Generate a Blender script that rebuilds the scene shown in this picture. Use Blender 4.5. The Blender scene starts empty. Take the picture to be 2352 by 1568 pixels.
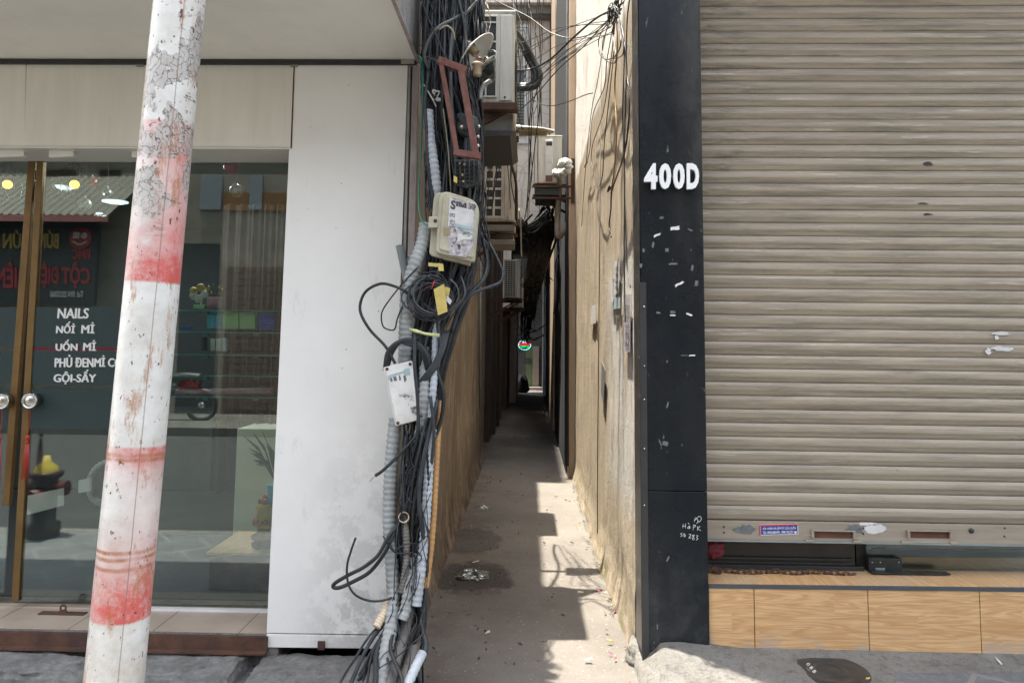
import bpy, bmesh, math, random
from mathutils import Vector, Matrix, noise
R = random.Random(7)
rad = math.radians
SC = bpy.context.scene
COL = SC.collection

# ------------------------------------------------------------------ camera
FPX, CX, CY = 1767.0, 1176.0, 621.0          # focal length and principal point, photo scaled to 2352 x 1568
PITCH, YAW, ROLL = rad(5.30), rad(1.38), rad(0.62)
CAM = Vector((0, 0, 1.5))
ROT = Matrix.Rotation(YAW, 3, 'Z') @ Matrix.Rotation(math.pi/2 + PITCH, 3, 'X') @ Matrix.Rotation(ROLL, 3, 'Z')
def ray(u, v): return ROT @ Vector(((u-CX)/FPX, -(v-CY)/FPX, -1.0))
def PY(u, v, Y):
    d = ray(u, v); return CAM + d*((Y-CAM.y)/d.y)
def PZ(u, v, z):
    d = ray(u, v); return CAM + d*((z-CAM.z)/d.z)
def PX(u, v, X):
    d = ray(u, v); return CAM + d*((X-CAM.x)/d.x)
def proj(p):
    q = ROT.transposed() @ (Vector(p)-CAM)
    return (CX + FPX*q.x/-q.z, CY - FPX*q.y/-q.z)
cd = bpy.data.cameras.new('camera'); cam = bpy.data.objects.new('camera', cd); COL.objects.link(cam)
cam.matrix_world = Matrix.Translation(CAM) @ ROT.to_4x4()
cd.sensor_width = 36; cd.lens = 36*FPX/2352; cd.shift_x = (1176-CX)/2352; cd.shift_y = (CY-784)/2352
cd.clip_start = .05; cd.clip_end = 500
SC.camera = cam

# ------------------------------------------------------------------ materials
MATS = {}
class NT:
    def __init__(s, name):
        s.m = bpy.data.materials.new(name); s.m.use_nodes = True; s.t = s.m.node_tree; s.t.nodes.clear()
        s.out = s.t.nodes.new('ShaderNodeOutputMaterial'); MATS[name] = s.m
        s.geo = None
    def n(s, typ, **kw):
        nd = s.t.nodes.new('ShaderNode'+typ)
        for k, v in kw.items():
            if k.startswith('i_'):
                nm = k[2:].replace('_', ' ')
                nd.inputs[nm].default_value = v
            else: setattr(nd, k, v)
        return nd
    def l(s, a, b): s.t.links.new(a, b)
    def pos(s, sx=1, sy=1, sz=1, off=(0, 0, 0), obj=False):
        if obj: src = s.n('TexCoord').outputs['Object']
        else: src = s.n('NewGeometry').outputs['Position']
        mp = s.n('Mapping'); s.l(src, mp.inputs['Vector']); mp.inputs['Scale'].default_value = (sx, sy, sz); mp.inputs['Location'].default_value = off
        return mp.outputs[0]
    def noise(s, vec, scale, detail=6, rough=.6, lo=.3, hi=.7):
        nz = s.n('TexNoise'); nz.inputs['Scale'].default_value = scale; nz.inputs['Detail'].default_value = detail; nz.inputs['Roughness'].default_value = rough
        s.l(vec, nz.inputs['Vector'])
        return s.rng(nz.outputs[0], lo, hi)
    def rng(s, v, lo, hi, a=0., b=1., smooth=False):
        r = s.n('MapRange'); r.clamp = True
        if smooth: r.interpolation_type = 'SMOOTHSTEP'
        s.l(v, r.inputs['Value'])
        for k, x in (('From Min', lo), ('From Max', hi), ('To Min', a), ('To Max', b)): r.inputs[k].default_value = x
        return r.outputs[0]
    def math(s, op, a, b=None):
        m = s.n('Math', operation=op)
        for i, x in enumerate((a, b)):
            if x is None: continue
            if isinstance(x, (int, float)): m.inputs[i].default_value = x
            else: s.l(x, m.inputs[i])
        return m.outputs[0]
    def mix(s, fac, a, b, mode='MIX'):
        m = s.n('Mix', data_type='RGBA', blend_type=mode)
        if isinstance(fac, (int, float)): m.inputs[0].default_value = fac
        else: s.l(fac, m.inputs[0])
        for i, x in ((6, a), (7, b)):
            if isinstance(x, tuple): m.inputs[i].default_value = (*x[:3], 1)
            else: s.l(x, m.inputs[i])
        return m.outputs[2]
    def sep(s, obj=False):
        src = s.n('TexCoord').outputs['Object'] if obj else s.n('NewGeometry').outputs['Position']
        x = s.n('SeparateXYZ'); s.l(src, x.inputs[0]); return x.outputs
    def bsdf(s, col, rough=.7, metal=0., bump=None, bs=.3, bd=.01, spec=.4, **kw):
        b = s.n('BsdfPrincipled')
        if isinstance(col, tuple): b.inputs['Base Color'].default_value = (*col[:3], 1)
        else: s.l(col, b.inputs['Base Color'])
        if isinstance(rough, (int, float)): b.inputs['Roughness'].default_value = rough
        else: s.l(rough, b.inputs['Roughness'])
        b.inputs['Metallic'].default_value = metal
        b.inputs['Specular IOR Level'].default_value = spec
        for k, v in kw.items(): b.inputs[k.replace('_', ' ')].default_value = v
        if bump is not None:
            bn = s.n('Bump'); bn.inputs['Strength'].default_value = bs; bn.inputs['Distance'].default_value = bd
            s.l(bump, bn.inputs['Height']); s.l(bn.outputs[0], b.inputs['Normal'])
        s.l(b.outputs[0], s.out.inputs[0]); return b
def M(name, col, rough=.6, metal=0., var=.25, scale=9, col2=None, dirt=None, dirtamt=.35, dscale=5, streak=False, bump=.15, bd=.004, spots=None, spot_lo=.66, spot_scale=25, spec=.4, obj=False, **kw):
    """general weathered paint: two noises of tone, optional dirt in patches or run-down streaks, optional specks"""
    if name in MATS: return MATS[name]
    t = NT(name); p = t.pos(obj=obj)
    c2 = col2 or tuple(x*(1-var) for x in col)
    c = t.mix(t.noise(p, scale, 8, .65), col, c2)
    if dirt:
        q = t.pos(9, 9, 1, obj=obj) if streak else t.pos(1, 1, 1, (3, 1, 7), obj=obj)
        f = t.noise(q, dscale if not streak else dscale*.5, 8, .7, .42, .78)
        c = t.mix(t.math('MULTIPLY', f, dirtamt), c, dirt)
    if spots:
        f = t.noise(t.pos(off=(5, 5, 5), obj=obj), spot_scale, 4, .6, spot_lo, spot_lo+.04)
        c = t.mix(f, c, spots)
    b = t.noise(p, scale*6, 6, .7, .2, .8)
    t.bsdf(c, rough, metal, b, bump, bd, spec, **kw)
    return t.m

def mk_simple():
    M('fascia_cream', (.77, .74, .66), .38, var=.06, scale=3, dirt=(.30, .27, .22), dirtamt=.18, dscale=3, streak=True, bump=.02)
    M('soffit_cream', (.82, .79, .71), .5, var=.06, scale=2, bump=.02, dirt=(.3, .28, .24), dirtamt=.15)
    M('fascia_light', (.66, .64, .57), .4, var=.05)
    M('grey_metal', (.33, .33, .32), .45, .4, var=.3, dirt=(.15, .1, .07))
    M('dark_metal', (.05, .05, .05), .5, .3)
    M('rust_metal', (.085, .045, .035), .8, var=.5, dirt=(.19, .085, .04), dirtamt=.7, dscale=9, bump=.5)
    M('rust_frame', (.135, .048, .036), .7, var=.35, dirt=(.27, .13, .10), dirtamt=.8, dscale=14, bump=.3)
    M('old_profile', (.42, .36, .34), .6, var=.3, dirt=(.12, .08, .07), dirtamt=.8, dscale=6, streak=True)
    M('gold_frame', (.21, .125, .045), .45, .5, var=.35, dirt=(.1, .06, .03))
    M('steel', (.55, .54, .5), .22, 1., var=.1)
    M('galvanised', (.34, .38, .38), .4, .5, var=.25, dirt=(.2, .2, .2))
    M('cable_black', (.010, .012, .015), .42, var=.4, scale=14, dirt=(.040, .042, .045), dirtamt=.7, dscale=14, bump=.05, spec=.5)
    M('cable_dusty', (.022, .028, .036), .5, var=.4, scale=14, dirt=(.075, .078, .08), dirtamt=.6, dscale=12, bump=.05)
    M('cable_grey', (.075, .082, .09), .5, var=.3, dirt=(.16, .15, .14), dscale=12)
    M('cable_tan', (.33, .29, .20), .6, var=.3, dirt=(.1, .09, .08))
    M('cable_orange', (.36, .21, .07), .5, var=.3, dirt=(.1, .07, .05))
    M('cable_yellow', (.5, .33, .06), .5)
    M('cable_white', (.5, .5, .46), .5, var=.3, dirt=(.2, .19, .17))
    M('cable_green', (.02, .20, .14), .45, var=.2, dirt=(.1, .15, .12))
    M('conduit_grey', (.36, .385, .385), .55, var=.2, scale=7, dirt=(.16, .14, .12), dirtamt=.7, dscale=10)
    M('conduit_blue', (.42, .46, .50), .5, var=.15, scale=7, dirt=(.22, .2, .18), dirtamt=.5, dscale=10)
    M('conduit_dirty', (.20, .185, .165), .65, var=.3, scale=7, dirt=(.08, .07, .06), dirtamt=.7, dscale=10)
    M('conduit_orange', (.50, .27, .10), .55, var=.25, dirt=(.22, .14, .08), dirtamt=.6, dscale=12)
    M('conduit_cream', (.62, .52, .38), .5, var=.1, dirt=(.4, .2, .15), dirtamt=.4)
    M('pipe_grey', (.22, .25, .245), .5, var=.15, dirt=(.12, .12, .12))
    M('meter_box', (.47, .445, .34), .5, var=.14, scale=5, dirt=(.20, .15, .09), dirtamt=.6, dscale=8, bump=.08)
    M('junction_white', (.70, .695, .67), .5, var=.08, dirt=(.35, .30, .25), dirtamt=.5, dscale=12, spots=(.22, .20, .19), spot_lo=.63, spot_scale=22)
    M('paper_white', (.62, .61, .60), .8, var=.1, scale=20, dirt=(.25, .24, .24), dirtamt=.5, dscale=25)
    M('paper_blue', (.36, .47, .50), .8, var=.2, scale=60)
    M('paper_torn', (.6, .58, .57), .85, col2=(.18, .16, .18), scale=55, spots=(.12, .1, .1), spot_scale=70, spot_lo=.6)
    M('ink_dark', (.07, .065, .07), .7, var=.1)
    M('ink_grey', (.3, .3, .3), .7)
    M('brown_tape', (.33, .27, .15), .4, var=.2)
    M('tag_yellow', (.62, .50, .14), .6, var=.2, dirt=(.3, .22, .1), dirtamt=.5, dscale=20)
    M('tag_lime', (.55, .58, .28), .6, var=.2)
    M('plastic_red', (.45, .03, .02), .4)
    M('copper', (.6, .28, .17), .35, .9)
    M('ac_body', (.58, .57, .50), .45, var=.12, scale=4, dirt=(.20, .16, .11), dirtamt=.55, dscale=5, streak=True, bump=.05)
    M('ac_body_old', (.50, .47, .40), .5, var=.2, scale=4, dirt=(.17, .11, .06), dirtamt=.8, dscale=5, streak=True, bump=.08)
    M('ac_dark', (.035, .045, .045), .6, var=.3)
    M('ac_under', (.24, .225, .20), .7, var=.35, dirt=(.05, .04, .035), dirtamt=.7)
    M('lamp_enamel', (.62, .60, .54), .45, var=.12, dirt=(.3, .26, .2), dirtamt=.4)
    M('lamp_socket', (.06, .075, .075), .45, var=.3)
    M('old_brass', (.40, .31, .20), .5, .3, var=.3, dirt=(.12, .09, .06))
    M('black_plastic', (.022, .026, .028), .4, var=.3, dirt=(.1, .1, .1), dirtamt=.4, dscale=15)
    M('led_housing', (.62, .62, .58), .4, var=.1)
    M('led_glass', (.45, .36, .2), .3, var=.4, scale=60)
    M('foil', (.75, .74, .70), .28, .9, var=.2, scale=40, bump=1., bd=.01)
    M('insulation', (.50, .46, .40), .7, var=.3, scale=20, dirt=(.2, .18, .15), bump=.6, bd=.01)
    M('pvc_white', (.72, .72, .72), .35, var=.08, dirt=(.4, .38, .35))
    M('white_letter', (.82, .82, .82), .35, var=.04)
    M('letter_side', (.35, .35, .36), .5)
    M('chalk_white', (.75, .76, .74), .8, var=.2, scale=30)
    M('scuff_grey', (.19, .20, .20), .8, var=.6, scale=40)
    M('vinyl_white', (.66, .66, .62), .5, var=.05)
    M('grout_dark', (.065, .075, .085), .7, var=.2)
    M('wood_dark', (.14, .06, .035), .5, var=.4, scale=12)
    M('counter_cream', (.62, .63, .48), .5, var=.08)
    M('curtain_brown', (.05, .036, .028), .8, var=.3, scale=14)
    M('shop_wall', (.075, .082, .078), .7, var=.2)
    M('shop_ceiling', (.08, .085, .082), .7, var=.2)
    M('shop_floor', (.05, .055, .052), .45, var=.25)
    M('tinsel', (.02, .05, .04), .6, var=.6, scale=40)
    M('glass_edge', (.12, .34, .28), .15, var=.2, spec=.6)
    M('ball_red', (.60, .01, .015), .2, .15)
    M('ball_silver', (.85, .85, .78), .3, .3, col2=(.12, .11, .1), scale=60)
    M('ceramic_yellow', (.62, .42, .10), .4, var=.3, scale=20)
    M('ceramic_red', (.42, .14, .08), .4, var=.4, scale=20)
    M('pack_green', (.28, .66, .18), .5, col2=(.5, .65, .45), scale=80); M('pack_teal', (.14, .52, .62), .5, var=.4, scale=80); M('pack_blue', (.07, .15, .60), .5, var=.5, scale=80)
    M('pack_pink', (.80, .42, .46), .35, var=.3, scale=40); M('pack_dark', (.05, .05, .05), .5)
    M('flower_white', (.75, .72, .66), .5); M('flower_yellow', (.75, .50, .10), .5); M('leaf_green', (.06, .13, .05), .6, var=.4, scale=40)
    M('door_black', (.018, .020, .022), .45, var=.4, dirt=(.08, .07, .06), dirtamt=.5)
    M('neon_white_off', (.2, .2, .2), .5)
    M('green_paint', (.14, .21, .09), .6, var=.25, dirt=(.1, .1, .08))
    M('beige_door', (.33, .28, .22), .6, var=.2)
    M('black_tarp', (.012, .012, .013), .7, var=.3)
    M('leaf_litter', (.33, .22, .06), .7, var=.5, scale=40); M('petal_pink', (.26, .045, .07), .6, var=.4, scale=50)
    M('litter_white', (.70, .68, .64), .7, var=.15); M('litter_dark', (.05, .045, .04), .8, var=.4); M('yellow_straw', (.72, .48, .08), .4)
    M('moss', (.13, .13, .06), .95, var=.5, scale=60)
    M('brick_gap', (.03, .028, .027), .9)
    M('hydrant_dark', (.03, .012, .018), .5, var=.3); M('hydrant_yellow', (.55, .42, .06), .45); M('hydrant_red', (.10, .015, .02), .5)
    M('asphalt', (.058, .060, .061), .95, var=.3, scale=30, dirt=(.09, .09, .086), dirtamt=.4, dscale=1.2, bump=.5, spec=.05)
    M('far_paving', (.11, .108, .10), .95, var=.4, scale=5, dirt=(.25, .24, .22), dirtamt=.5, dscale=2, spec=.05)
    M('wire_far', (.006, .0065, .008), .6, var=.2)
    M('road_paint', (.6, .6, .57), .7, var=.3, scale=20)
    M('opp_wall', (.30, .27, .22), .8, var=.3, scale=2, dirt=(.10, .08, .07), dirtamt=.8, dscale=2)
    M('opp_shutter', (.14, .10, .08), .6, var=.2); M('opp_awning', (.06, .058, .042), .6, var=.15, scale=2); M('opp_dark', (.015, .02, .025), .5)
    M('opp_orange', (.22, .11, .04), .5); M('opp_pink', (.40, .16, .15), .7); M('opp_window', (.24, .27, .29), .4)
    M('sign_panel', (.012, .018, .03), .4); M('sign_yellow', (.62, .44, .10), .5, var=.1); M('sign_red', (.5, .03, .05), .5, var=.1); M('sign_white', (.7, .7, .68), .5)
    M('upper_wall', (.42, .41, .38), .85, var=.25, scale=3, dirt=(.14, .13, .12), dirtamt=.8, dscale=4, streak=True, bump=.4)
    M('concrete_raw', (.30, .30, .285), .9, var=.35, scale=6, dirt=(.12, .12, .12), dirtamt=.7, dscale=4, streak=True, bump=.5, bd=.01)
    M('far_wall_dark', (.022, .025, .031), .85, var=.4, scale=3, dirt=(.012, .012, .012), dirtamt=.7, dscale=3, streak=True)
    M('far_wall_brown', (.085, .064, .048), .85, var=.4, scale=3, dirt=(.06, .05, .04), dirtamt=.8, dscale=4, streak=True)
    M('far_wall_light', (.38, .31, .26), .8, var=.15, scale=3, dirt=(.25, .2, .17), dirtamt=.5, dscale=4, streak=True)
    M('side_stone', (.045, .044, .042), .3, var=.3, dirt=(.16, .15, .13), dirtamt=.5, dscale=14, spots=(.4, .39, .36), spot_lo=.66, spot_scale=30)
    M('peach_wall', (.62, .47, .33), .85, var=.15, scale=3, dirt=(.3, .22, .15), dirtamt=.5, dscale=4, streak=True)
    M('under_dark', (.09, .085, .08), .8, var=.3)
    M('window_frame', (.68, .72, .78), .35, var=.05); M('window_dark', (.10, .12, .12), .25, var=.3)
    M('louver_green', (.28, .31, .25), .4, var=.1)
    M('far_orange', (.5, .06, .07), .5)
mk_simple()

def emis(name, col, st):
    t = NT(name); e = t.n('Emission'); e.inputs[0].default_value = (*col, 1); e.inputs[1].default_value = st; t.l(e.outputs[0], t.out.inputs[0])
emis('bulb_warm', (1, .50, .06), 1.4); emis('downlight', (.8, .95, 1), .35)
emis('led_red', (.9, .005, .03), .35); emis('led_green', (.005, .6, .12), .30); emis('led_white', (.3, .8, .9), .35)

def glass(name, tint, refl, rough=0.):
    t = NT(name)
    tr = t.n('BsdfTransparent'); tr.inputs[0].default_value = (*tint, 1)
    gl = t.n('BsdfGlossy'); gl.inputs['Roughness'].default_value = rough; gl.inputs[0].default_value = (.95, 1, .98, 1)
    fr = t.n('Fresnel'); fr.inputs[0].default_value = 1.5
    f = t.rng(fr.outputs[0], .04, 1., refl, 1.)
    mx = t.n('MixShader'); t.l(f, mx.inputs[0]); t.l(tr.outputs[0], mx.inputs[1]); t.l(gl.outputs[0], mx.inputs[2]); t.l(mx.outputs[0], t.out.inputs[0])
glass('shop_glass', (.86, .93, .915), .095)
glass('shelf_glass', (.70, .88, .84), .10, .05)
glass('clear_plastic', (.82, .82, .80), .16, .25)
def film(name, col, alpha):
    t = NT(name); tr = t.n('BsdfTransparent'); tr.inputs[0].default_value = (.8, .9, .88, 1)
    d = t.n('BsdfPrincipled'); d.inputs[0].default_value = (*col, 1); d.inputs['Roughness'].default_value = .35
    mx = t.n('MixShader'); mx.inputs[0].default_value = alpha; t.l(tr.outputs[0], mx.inputs[1]); t.l(d.outputs[0], mx.inputs[2]); t.l(mx.outputs[0], t.out.inputs[0])
film('film_teal', (.035, .055, .056), .70); film('film_red', (.10, .01, .02), .9)

def mk_special():
    # white composite panel, cement splashes low on the right
    t = NT('panel_white'); p = t.pos(); x = t.sep()
    c = t.mix(t.noise(p, 2.2, 5, .6), (.85, .835, .80), (.775, .76, .725))
    low = t.rng(x[2], 1.15, .15, 0, 1)
    right = t.rng(x[0], -1.08, -.80, 0, 1)
    m = t.math('MULTIPLY', t.math('MULTIPLY', low, right), t.noise(p, 6, 10, .78, .47, .54))
    c = t.mix(t.math('MULTIPLY', m, .6), c, (.36, .35, .33))
    v = t.n('TexVoronoi', feature='DISTANCE_TO_EDGE'); v.inputs['Scale'].default_value = 16; t.l(t.pos(1, 1, .5), v.inputs['Vector'])
    crack = t.math('MULTIPLY', t.rng(v.outputs[0], .035, .0, 0, 1), m)
    c = t.mix(t.math('MULTIPLY', crack, .6), c, (.68, .68, .66))
    c = t.mix(t.math('MULTIPLY', t.noise(t.pos(1, 1, .25, (2, 2, 2)), 9, 8, .7, .60, .72), .35), c, (.36, .34, .31))
    c = t.mix(t.noise(t.pos(off=(1, 9, 4)), 45, 3, .5, .74, .77), c, (.3, .28, .26))
    t.bsdf(c, .38, 0, t.noise(p, 60, 5, .6), .05, .002, .45)
    # lamp pole: sprayed red bands, torn posters, rust. object coords: z along the pole
    t = NT('pole_paint'); x = t.sep(True); z = x[2]; p = t.pos(obj=True)
    nz = t.n('TexNoise'); nz.inputs['Scale'].default_value = 7; t.l(p, nz.inputs['Vector'])
    wob = t.math('MULTIPLY', t.math('SUBTRACT', nz.outputs[0], .5), .06)
    white = t.mix(t.noise(p, 8, 8, .65), (.72, .72, .70), (.50, .48, .43))
    dirty = t.rng(z, 1.0, .1, 0, .6)
    white = t.mix(t.math('MULTIPLY', dirty, t.noise(p, 14, 8, .7, .40, .62)), white, (.40, .30, .19))
    zz = t.math('ADD', z, wob)
    side = t.rng(x[0], -.10, .09, .25, 1)
    col = white
    for zlo, zhi, up, k in POLE_BANDS:
        edge = t.rng(z, zlo-.004, zlo+.004, 0, 1) if up else t.rng(z, zlo+.004, zlo-.004, 0, 1)
        f1 = t.rng(zz, zlo, zhi, 1, 0, True)
        f = t.math('MULTIPLY', t.math('MULTIPLY', edge, t.math('POWER', f1, 1.7)), k)
        f = t.math('MULTIPLY', f, t.rng(x[0], -.10, .09, .45, 1.1)) 
        f = t.math('MULTIPLY', f, t.noise(p, 13, 10, .8, .30, .62))
        col = t.mix(f, col, (.54, .10, .09))
    rs = t.math('MULTIPLY', t.rng(x[0], .0, .085, 0, 1), t.math('MULTIPLY', t.rng(z, POLE_BANDS[0][0]-.003, POLE_BANDS[0][0]+.003, 0, 1), t.rng(z, POLE_BANDS[1][0]+.003, POLE_BANDS[1][0]-.003, 0, 1)))
    col = t.mix(t.math('MULTIPLY', rs, .45), col, (.60, .10, .10))
    low2 = t.math('MULTIPLY', t.rng(x[0], -.05, .08, 0, 1), t.math('MULTIPLY', t.rng(z, POLE_BANDS[3][0], POLE_BANDS[3][0]+.01, 0, 1), t.rng(z, POLE_BANDS[2][0], POLE_BANDS[2][0]-.01, 0, 1)))
    col = t.mix(t.math('MULTIPLY', low2, .15), col, (.60, .16, .13))
    seam = t.rng(t.math('ABSOLUTE', t.math('SUBTRACT', x[0], t.math('ADD', .052, t.math('MULTIPLY', wob, .06)))), .0022, .0010, 0, 1)
    # torn paper with cracks, upper half
    up = t.rng(z, POLE_PAPER[0], POLE_PAPER[0]+.25, 0, 1)
    pm = t.math('MULTIPLY', up, t.noise(t.pos(1, 1, .8, (4, 0, 1), obj=True), 5.5, 5, .55, .475, .485))
    v = t.n('TexVoronoi', feature='DISTANCE_TO_EDGE'); v.inputs['Scale'].default_value = 24; v.inputs['Randomness'].default_value = 1
    dist = t.n('VectorMath', operation='ADD'); n2 = t.n('TexNoise'); n2.inputs['Scale'].default_value = 9; n2.inputs['Detail'].default_value = 6; t.l(p, n2.inputs['Vector'])
    sc = t.n('VectorMath', operation='SCALE'); sc.inputs['Scale'].default_value = .22; t.l(n2.outputs['Color'], sc.inputs[0])
    t.l(t.pos(1.5, 1.5, .8, obj=True), dist.inputs[0]); t.l(sc.outputs[0], dist.inputs[1]); t.l(dist.outputs[0], v.inputs['Vector'])
    papcol = t.mix(t.noise(p, 25, 5, .7, .35, .65), (.47, .45, .42), (.36, .34, .32))
    papcol = t.mix(t.math('MULTIPLY', t.rng(v.outputs[0], .06, .01, 0, 1), .95), papcol, (.075, .06, .055))
    col = t.mix(t.math('MULTIPLY', pm, .88), col, papcol)
    # black scraps at the paper rims
    rim = t.math('MULTIPLY', up, t.noise(t.pos(1, 1, 2.2, (8, 3, 2), obj=True), 17, 7, .7, .60, .62))
    col = t.mix(t.math('MULTIPLY', rim, .9), col, (.06, .05, .05))
    # rust: big bleeding patches + chips
    r1 = t.noise(t.pos(1.6, 1.6, .45, (2, 7, 3), obj=True), 8, 8, .75, .565, .64)
    col = t.mix(t.math('MULTIPLY', r1, .7), col, (.34, .13, .03))
    r2 = t.noise(t.pos(1.3, 1.3, .8, (9, 2, 5), obj=True), 36, 7, .7, .615, .635)
    col = t.mix(r2, col, (.085, .03, .025))
    # old rope marks
    for zc in POLE_RINGS:
        d = t.math('ABSOLUTE', t.math('SUBTRACT', t.math('ADD', z, t.math('MULTIPLY', wob, .35)), zc))
        col = t.mix(t.math('MULTIPLY', t.rng(d, .009, .003, 0, 1), t.noise(p, 12, 4, .6, .3, .6)), col, (.33, .13, .05))
    col = t.mix(t.math('MULTIPLY', seam, .6), col, (.20, .12, .08))
    t.bsdf(col, .4, 0, t.math('ADD', t.noise(p, 20, 8, .7), pm), .25, .003, .45)
    # right alley wall: tan lime plaster under an upper white storey
    t = NT('plaster_tan'); x = t.sep(); p = t.pos()
    c = t.mix(t.noise(t.pos(1, 1, .35), 3, 9, .7, .3, .7), (.47, .39, .285), (.32, .27, .205))
    st = t.noise(t.pos(1, 5, .6), 1.8, 10, .75, .45, .72)
    c = t.mix(t.math('MULTIPLY', st, .55), c, (.30, .24, .17))
    st2 = t.noise(t.pos(1, 3.5, .8, (0, 3, 3)), 1.9, 9, .75, .5, .7)
    c = t.mix(t.math('MULTIPLY', st2, .45), c, (.74, .66, .52))
    hz = t.math('ADD', x[2], t.math('MULTIPLY', t.noise(t.pos(1, 1, 1, (3, 3, 3)), 1.6, 5, .6, 0, 1), .22))
    upw = t.mix(t.noise(t.pos(1, 6, .5), 1.5, 8, .7, .4, .7), (.86, .84, .79), (.72, .69, .62))
    c = t.mix(t.rng(hz, 3.42, 3.50, 0, 1), c, upw)
    near = t.rng(x[1], 5.3, 4.8, 0, 1)
    gp = t.noise(t.pos(1, 2.2, .7, (7, 1, 1)), 2.1, 8, .7, .44, .47)
    band = t.math('MULTIPLY', t.rng(x[2], 2.1, 1.9, 0, 1), t.rng(x[2], .55, .75, 0, 1))
    c = t.mix(t.math('MULTIPLY', t.math('MULTIPLY', gp, near), t.math('MULTIPLY', band, .9)), c, (.50, .485, .45))
    low = t.rng(x[2], .55, .02, 0, 1)
    c = t.mix(t.math('MULTIPLY', low, t.noise(t.pos(off=(2, 2, 9)), 7, 9, .7, .38, .60)), c, (.27, .225, .16))
    g = t.math('MULTIPLY', t.rng(x[2], .38, .1, 0, 1), t.noise(t.pos(off=(6, 2, 1)), 5, 7, .7, .5, .62))
    c = t.mix(t.math('MULTIPLY', g, .65), c, (.17, .17, .07))
    c = t.mix(t.math('MULTIPLY', t.noise(p, 60, 5, .7, .62, .72), .35), c, (.2, .16, .11))
    c = t.mix(t.math('MULTIPLY', t.noise(t.pos(1, 2.2, .8, (9, 4, 2)), 7, 10, .8, .50, .66), .5), c, (.27, .22, .155))
    t.bsdf(c, .9, 0, t.noise(p, 22, 10, .75, .2, .8), .6, .015, .2)
    # left alley wall
    t = NT('plaster_brown'); x = t.sep(); p = t.pos()
    c = t.mix(t.noise(t.pos(1, 1, .6), 2.6, 9, .7, .35, .65), (.295, .255, .205), (.20, .175, .145))
    st = t.noise(t.pos(1, 3.5, .35), 1.5, 10, .75, .42, .70)
    c = t.mix(t.math('MULTIPLY', st, .6), c, (.13, .085, .06))
    stv = t.noise(t.pos(1, 7, .25, (3, 0, 8)), 1.5, 8, .7, .50, .66)
    c = t.mix(t.math('MULTIPLY', stv, .55), c, (.12, .07, .045))
    low = t.rng(x[2], .75, .05, 0, 1)
    c = t.mix(t.math('MULTIPLY', low, t.noise(t.pos(off=(1, 2, 3)), 3, 9, .7, .34, .62)), c, (.09, .07, .057))
    c = t.mix(t.math('MULTIPLY', t.noise(t.pos(1, 1.3, 1, (4, 4, 4)), 2.6, 8, .7, .52, .60), .4), c, (.42, .36, .28))
    t.bsdf(c, .88, 0, t.noise(p, 18, 10, .75, .2, .8), .35, .012, .2)
    # alley floor
    t = NT('alley_concrete'); x = t.sep(); p = t.pos()
    c = t.mix(t.noise(p, 1.4, 8, .65, .35, .65), (.185, .170, .150), (.128, .117, .103))
    c = t.mix(t.math('MULTIPLY', t.noise(p, 26, 8, .75, .5, .68), .5), c, (.16, .135, .115))
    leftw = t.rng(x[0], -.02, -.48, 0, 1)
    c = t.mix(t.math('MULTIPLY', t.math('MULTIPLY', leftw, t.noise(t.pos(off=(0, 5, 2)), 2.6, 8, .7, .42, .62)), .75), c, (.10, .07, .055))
    c = t.mix(t.math('MULTIPLY', t.rng(x[1], 8.9, 10.2, 0, .8), t.noise(t.pos(off=(7, 1, 1)), 1.3, 7, .7, .2, .5)), c, (.035, .033, .033))  # far floor darkened: shade of the deep alley put into the colour
    # damp patch beside the left wall
    for (cx, cy, rx, ry, k) in ((-.36, 5.02, .34, .42, .92), (-.42, 5.95, .26, .5, .6)):
        dx = t.math('DIVIDE', t.math('SUBTRACT', x[0], cx), rx); dy = t.math('DIVIDE', t.math('SUBTRACT', x[1], cy), ry)
        d = t.math('ADD', t.math('ADD', t.math('MULTIPLY', dx, dx), t.math('MULTIPLY', dy, dy)), t.math('MULTIPLY', t.noise(t.pos(off=(3, 3, 3)), 6, 6, .6, .2, .8), .9))
        c = t.mix(t.rng(d, 1.25, .95, 0, k), c, (.045, .037, .033))
    c = t.mix(t.noise(t.pos(off=(8, 8, 8)), 17, 3, .5, .70, .72), c, (.07, .06, .05))
    c = t.mix(t.math('MULTIPLY', t.noise(t.pos(off=(1, 8, 3)), 70, 2, .5, .68, .72), .6), c, (.55, .5, .43))
    c = t.mix(t.math('MULTIPLY', t.noise(t.pos(off=(2, 3, 1)), 110, 6, .8, .5, .75), .55), c, (.07, .06, .052))
    c = t.mix(t.math('MULTIPLY', t.noise(t.pos(off=(9, 3, 1)), 75, 6, .8, .58, .75), .5), c, (.36, .33, .29))
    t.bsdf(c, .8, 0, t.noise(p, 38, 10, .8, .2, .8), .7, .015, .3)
    # pavement slabs
    t = NT('pavement_stone'); p = t.pos()
    br = t.n('TexBrick', offset=.5); br.inputs['Scale'].default_value = 1; br.inputs['Mortar Size'].default_value = .012; br.inputs['Brick Width'].default_value = .42; br.inputs['Row Height'].default_value = .30
    mp = t.n('Mapping'); mp.inputs['Rotation'].default_value = (0, 0, rad(38)); t.l(t.n('NewGeometry').outputs['Position'], mp.inputs[0]); t.l(mp.outputs[0], br.inputs['Vector'])
    c = t.mix(t.noise(p, 3, 9, .7), (.15, .155, .165), (.095, .10, .105))
    c = t.mix(t.math('MULTIPLY', t.noise(p, 25, 8, .7, .5, .7), .5), c, (.30, .29, .28))
    c = t.mix(br.outputs['Fac'], c, (.20, .195, .185))
    h = t.math('SUBTRACT', t.noise(t.pos(1, 2.5, 1), 14, 10, .75, .2, .8), t.math('MULTIPLY', br.outputs['Fac'], .5))
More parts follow.
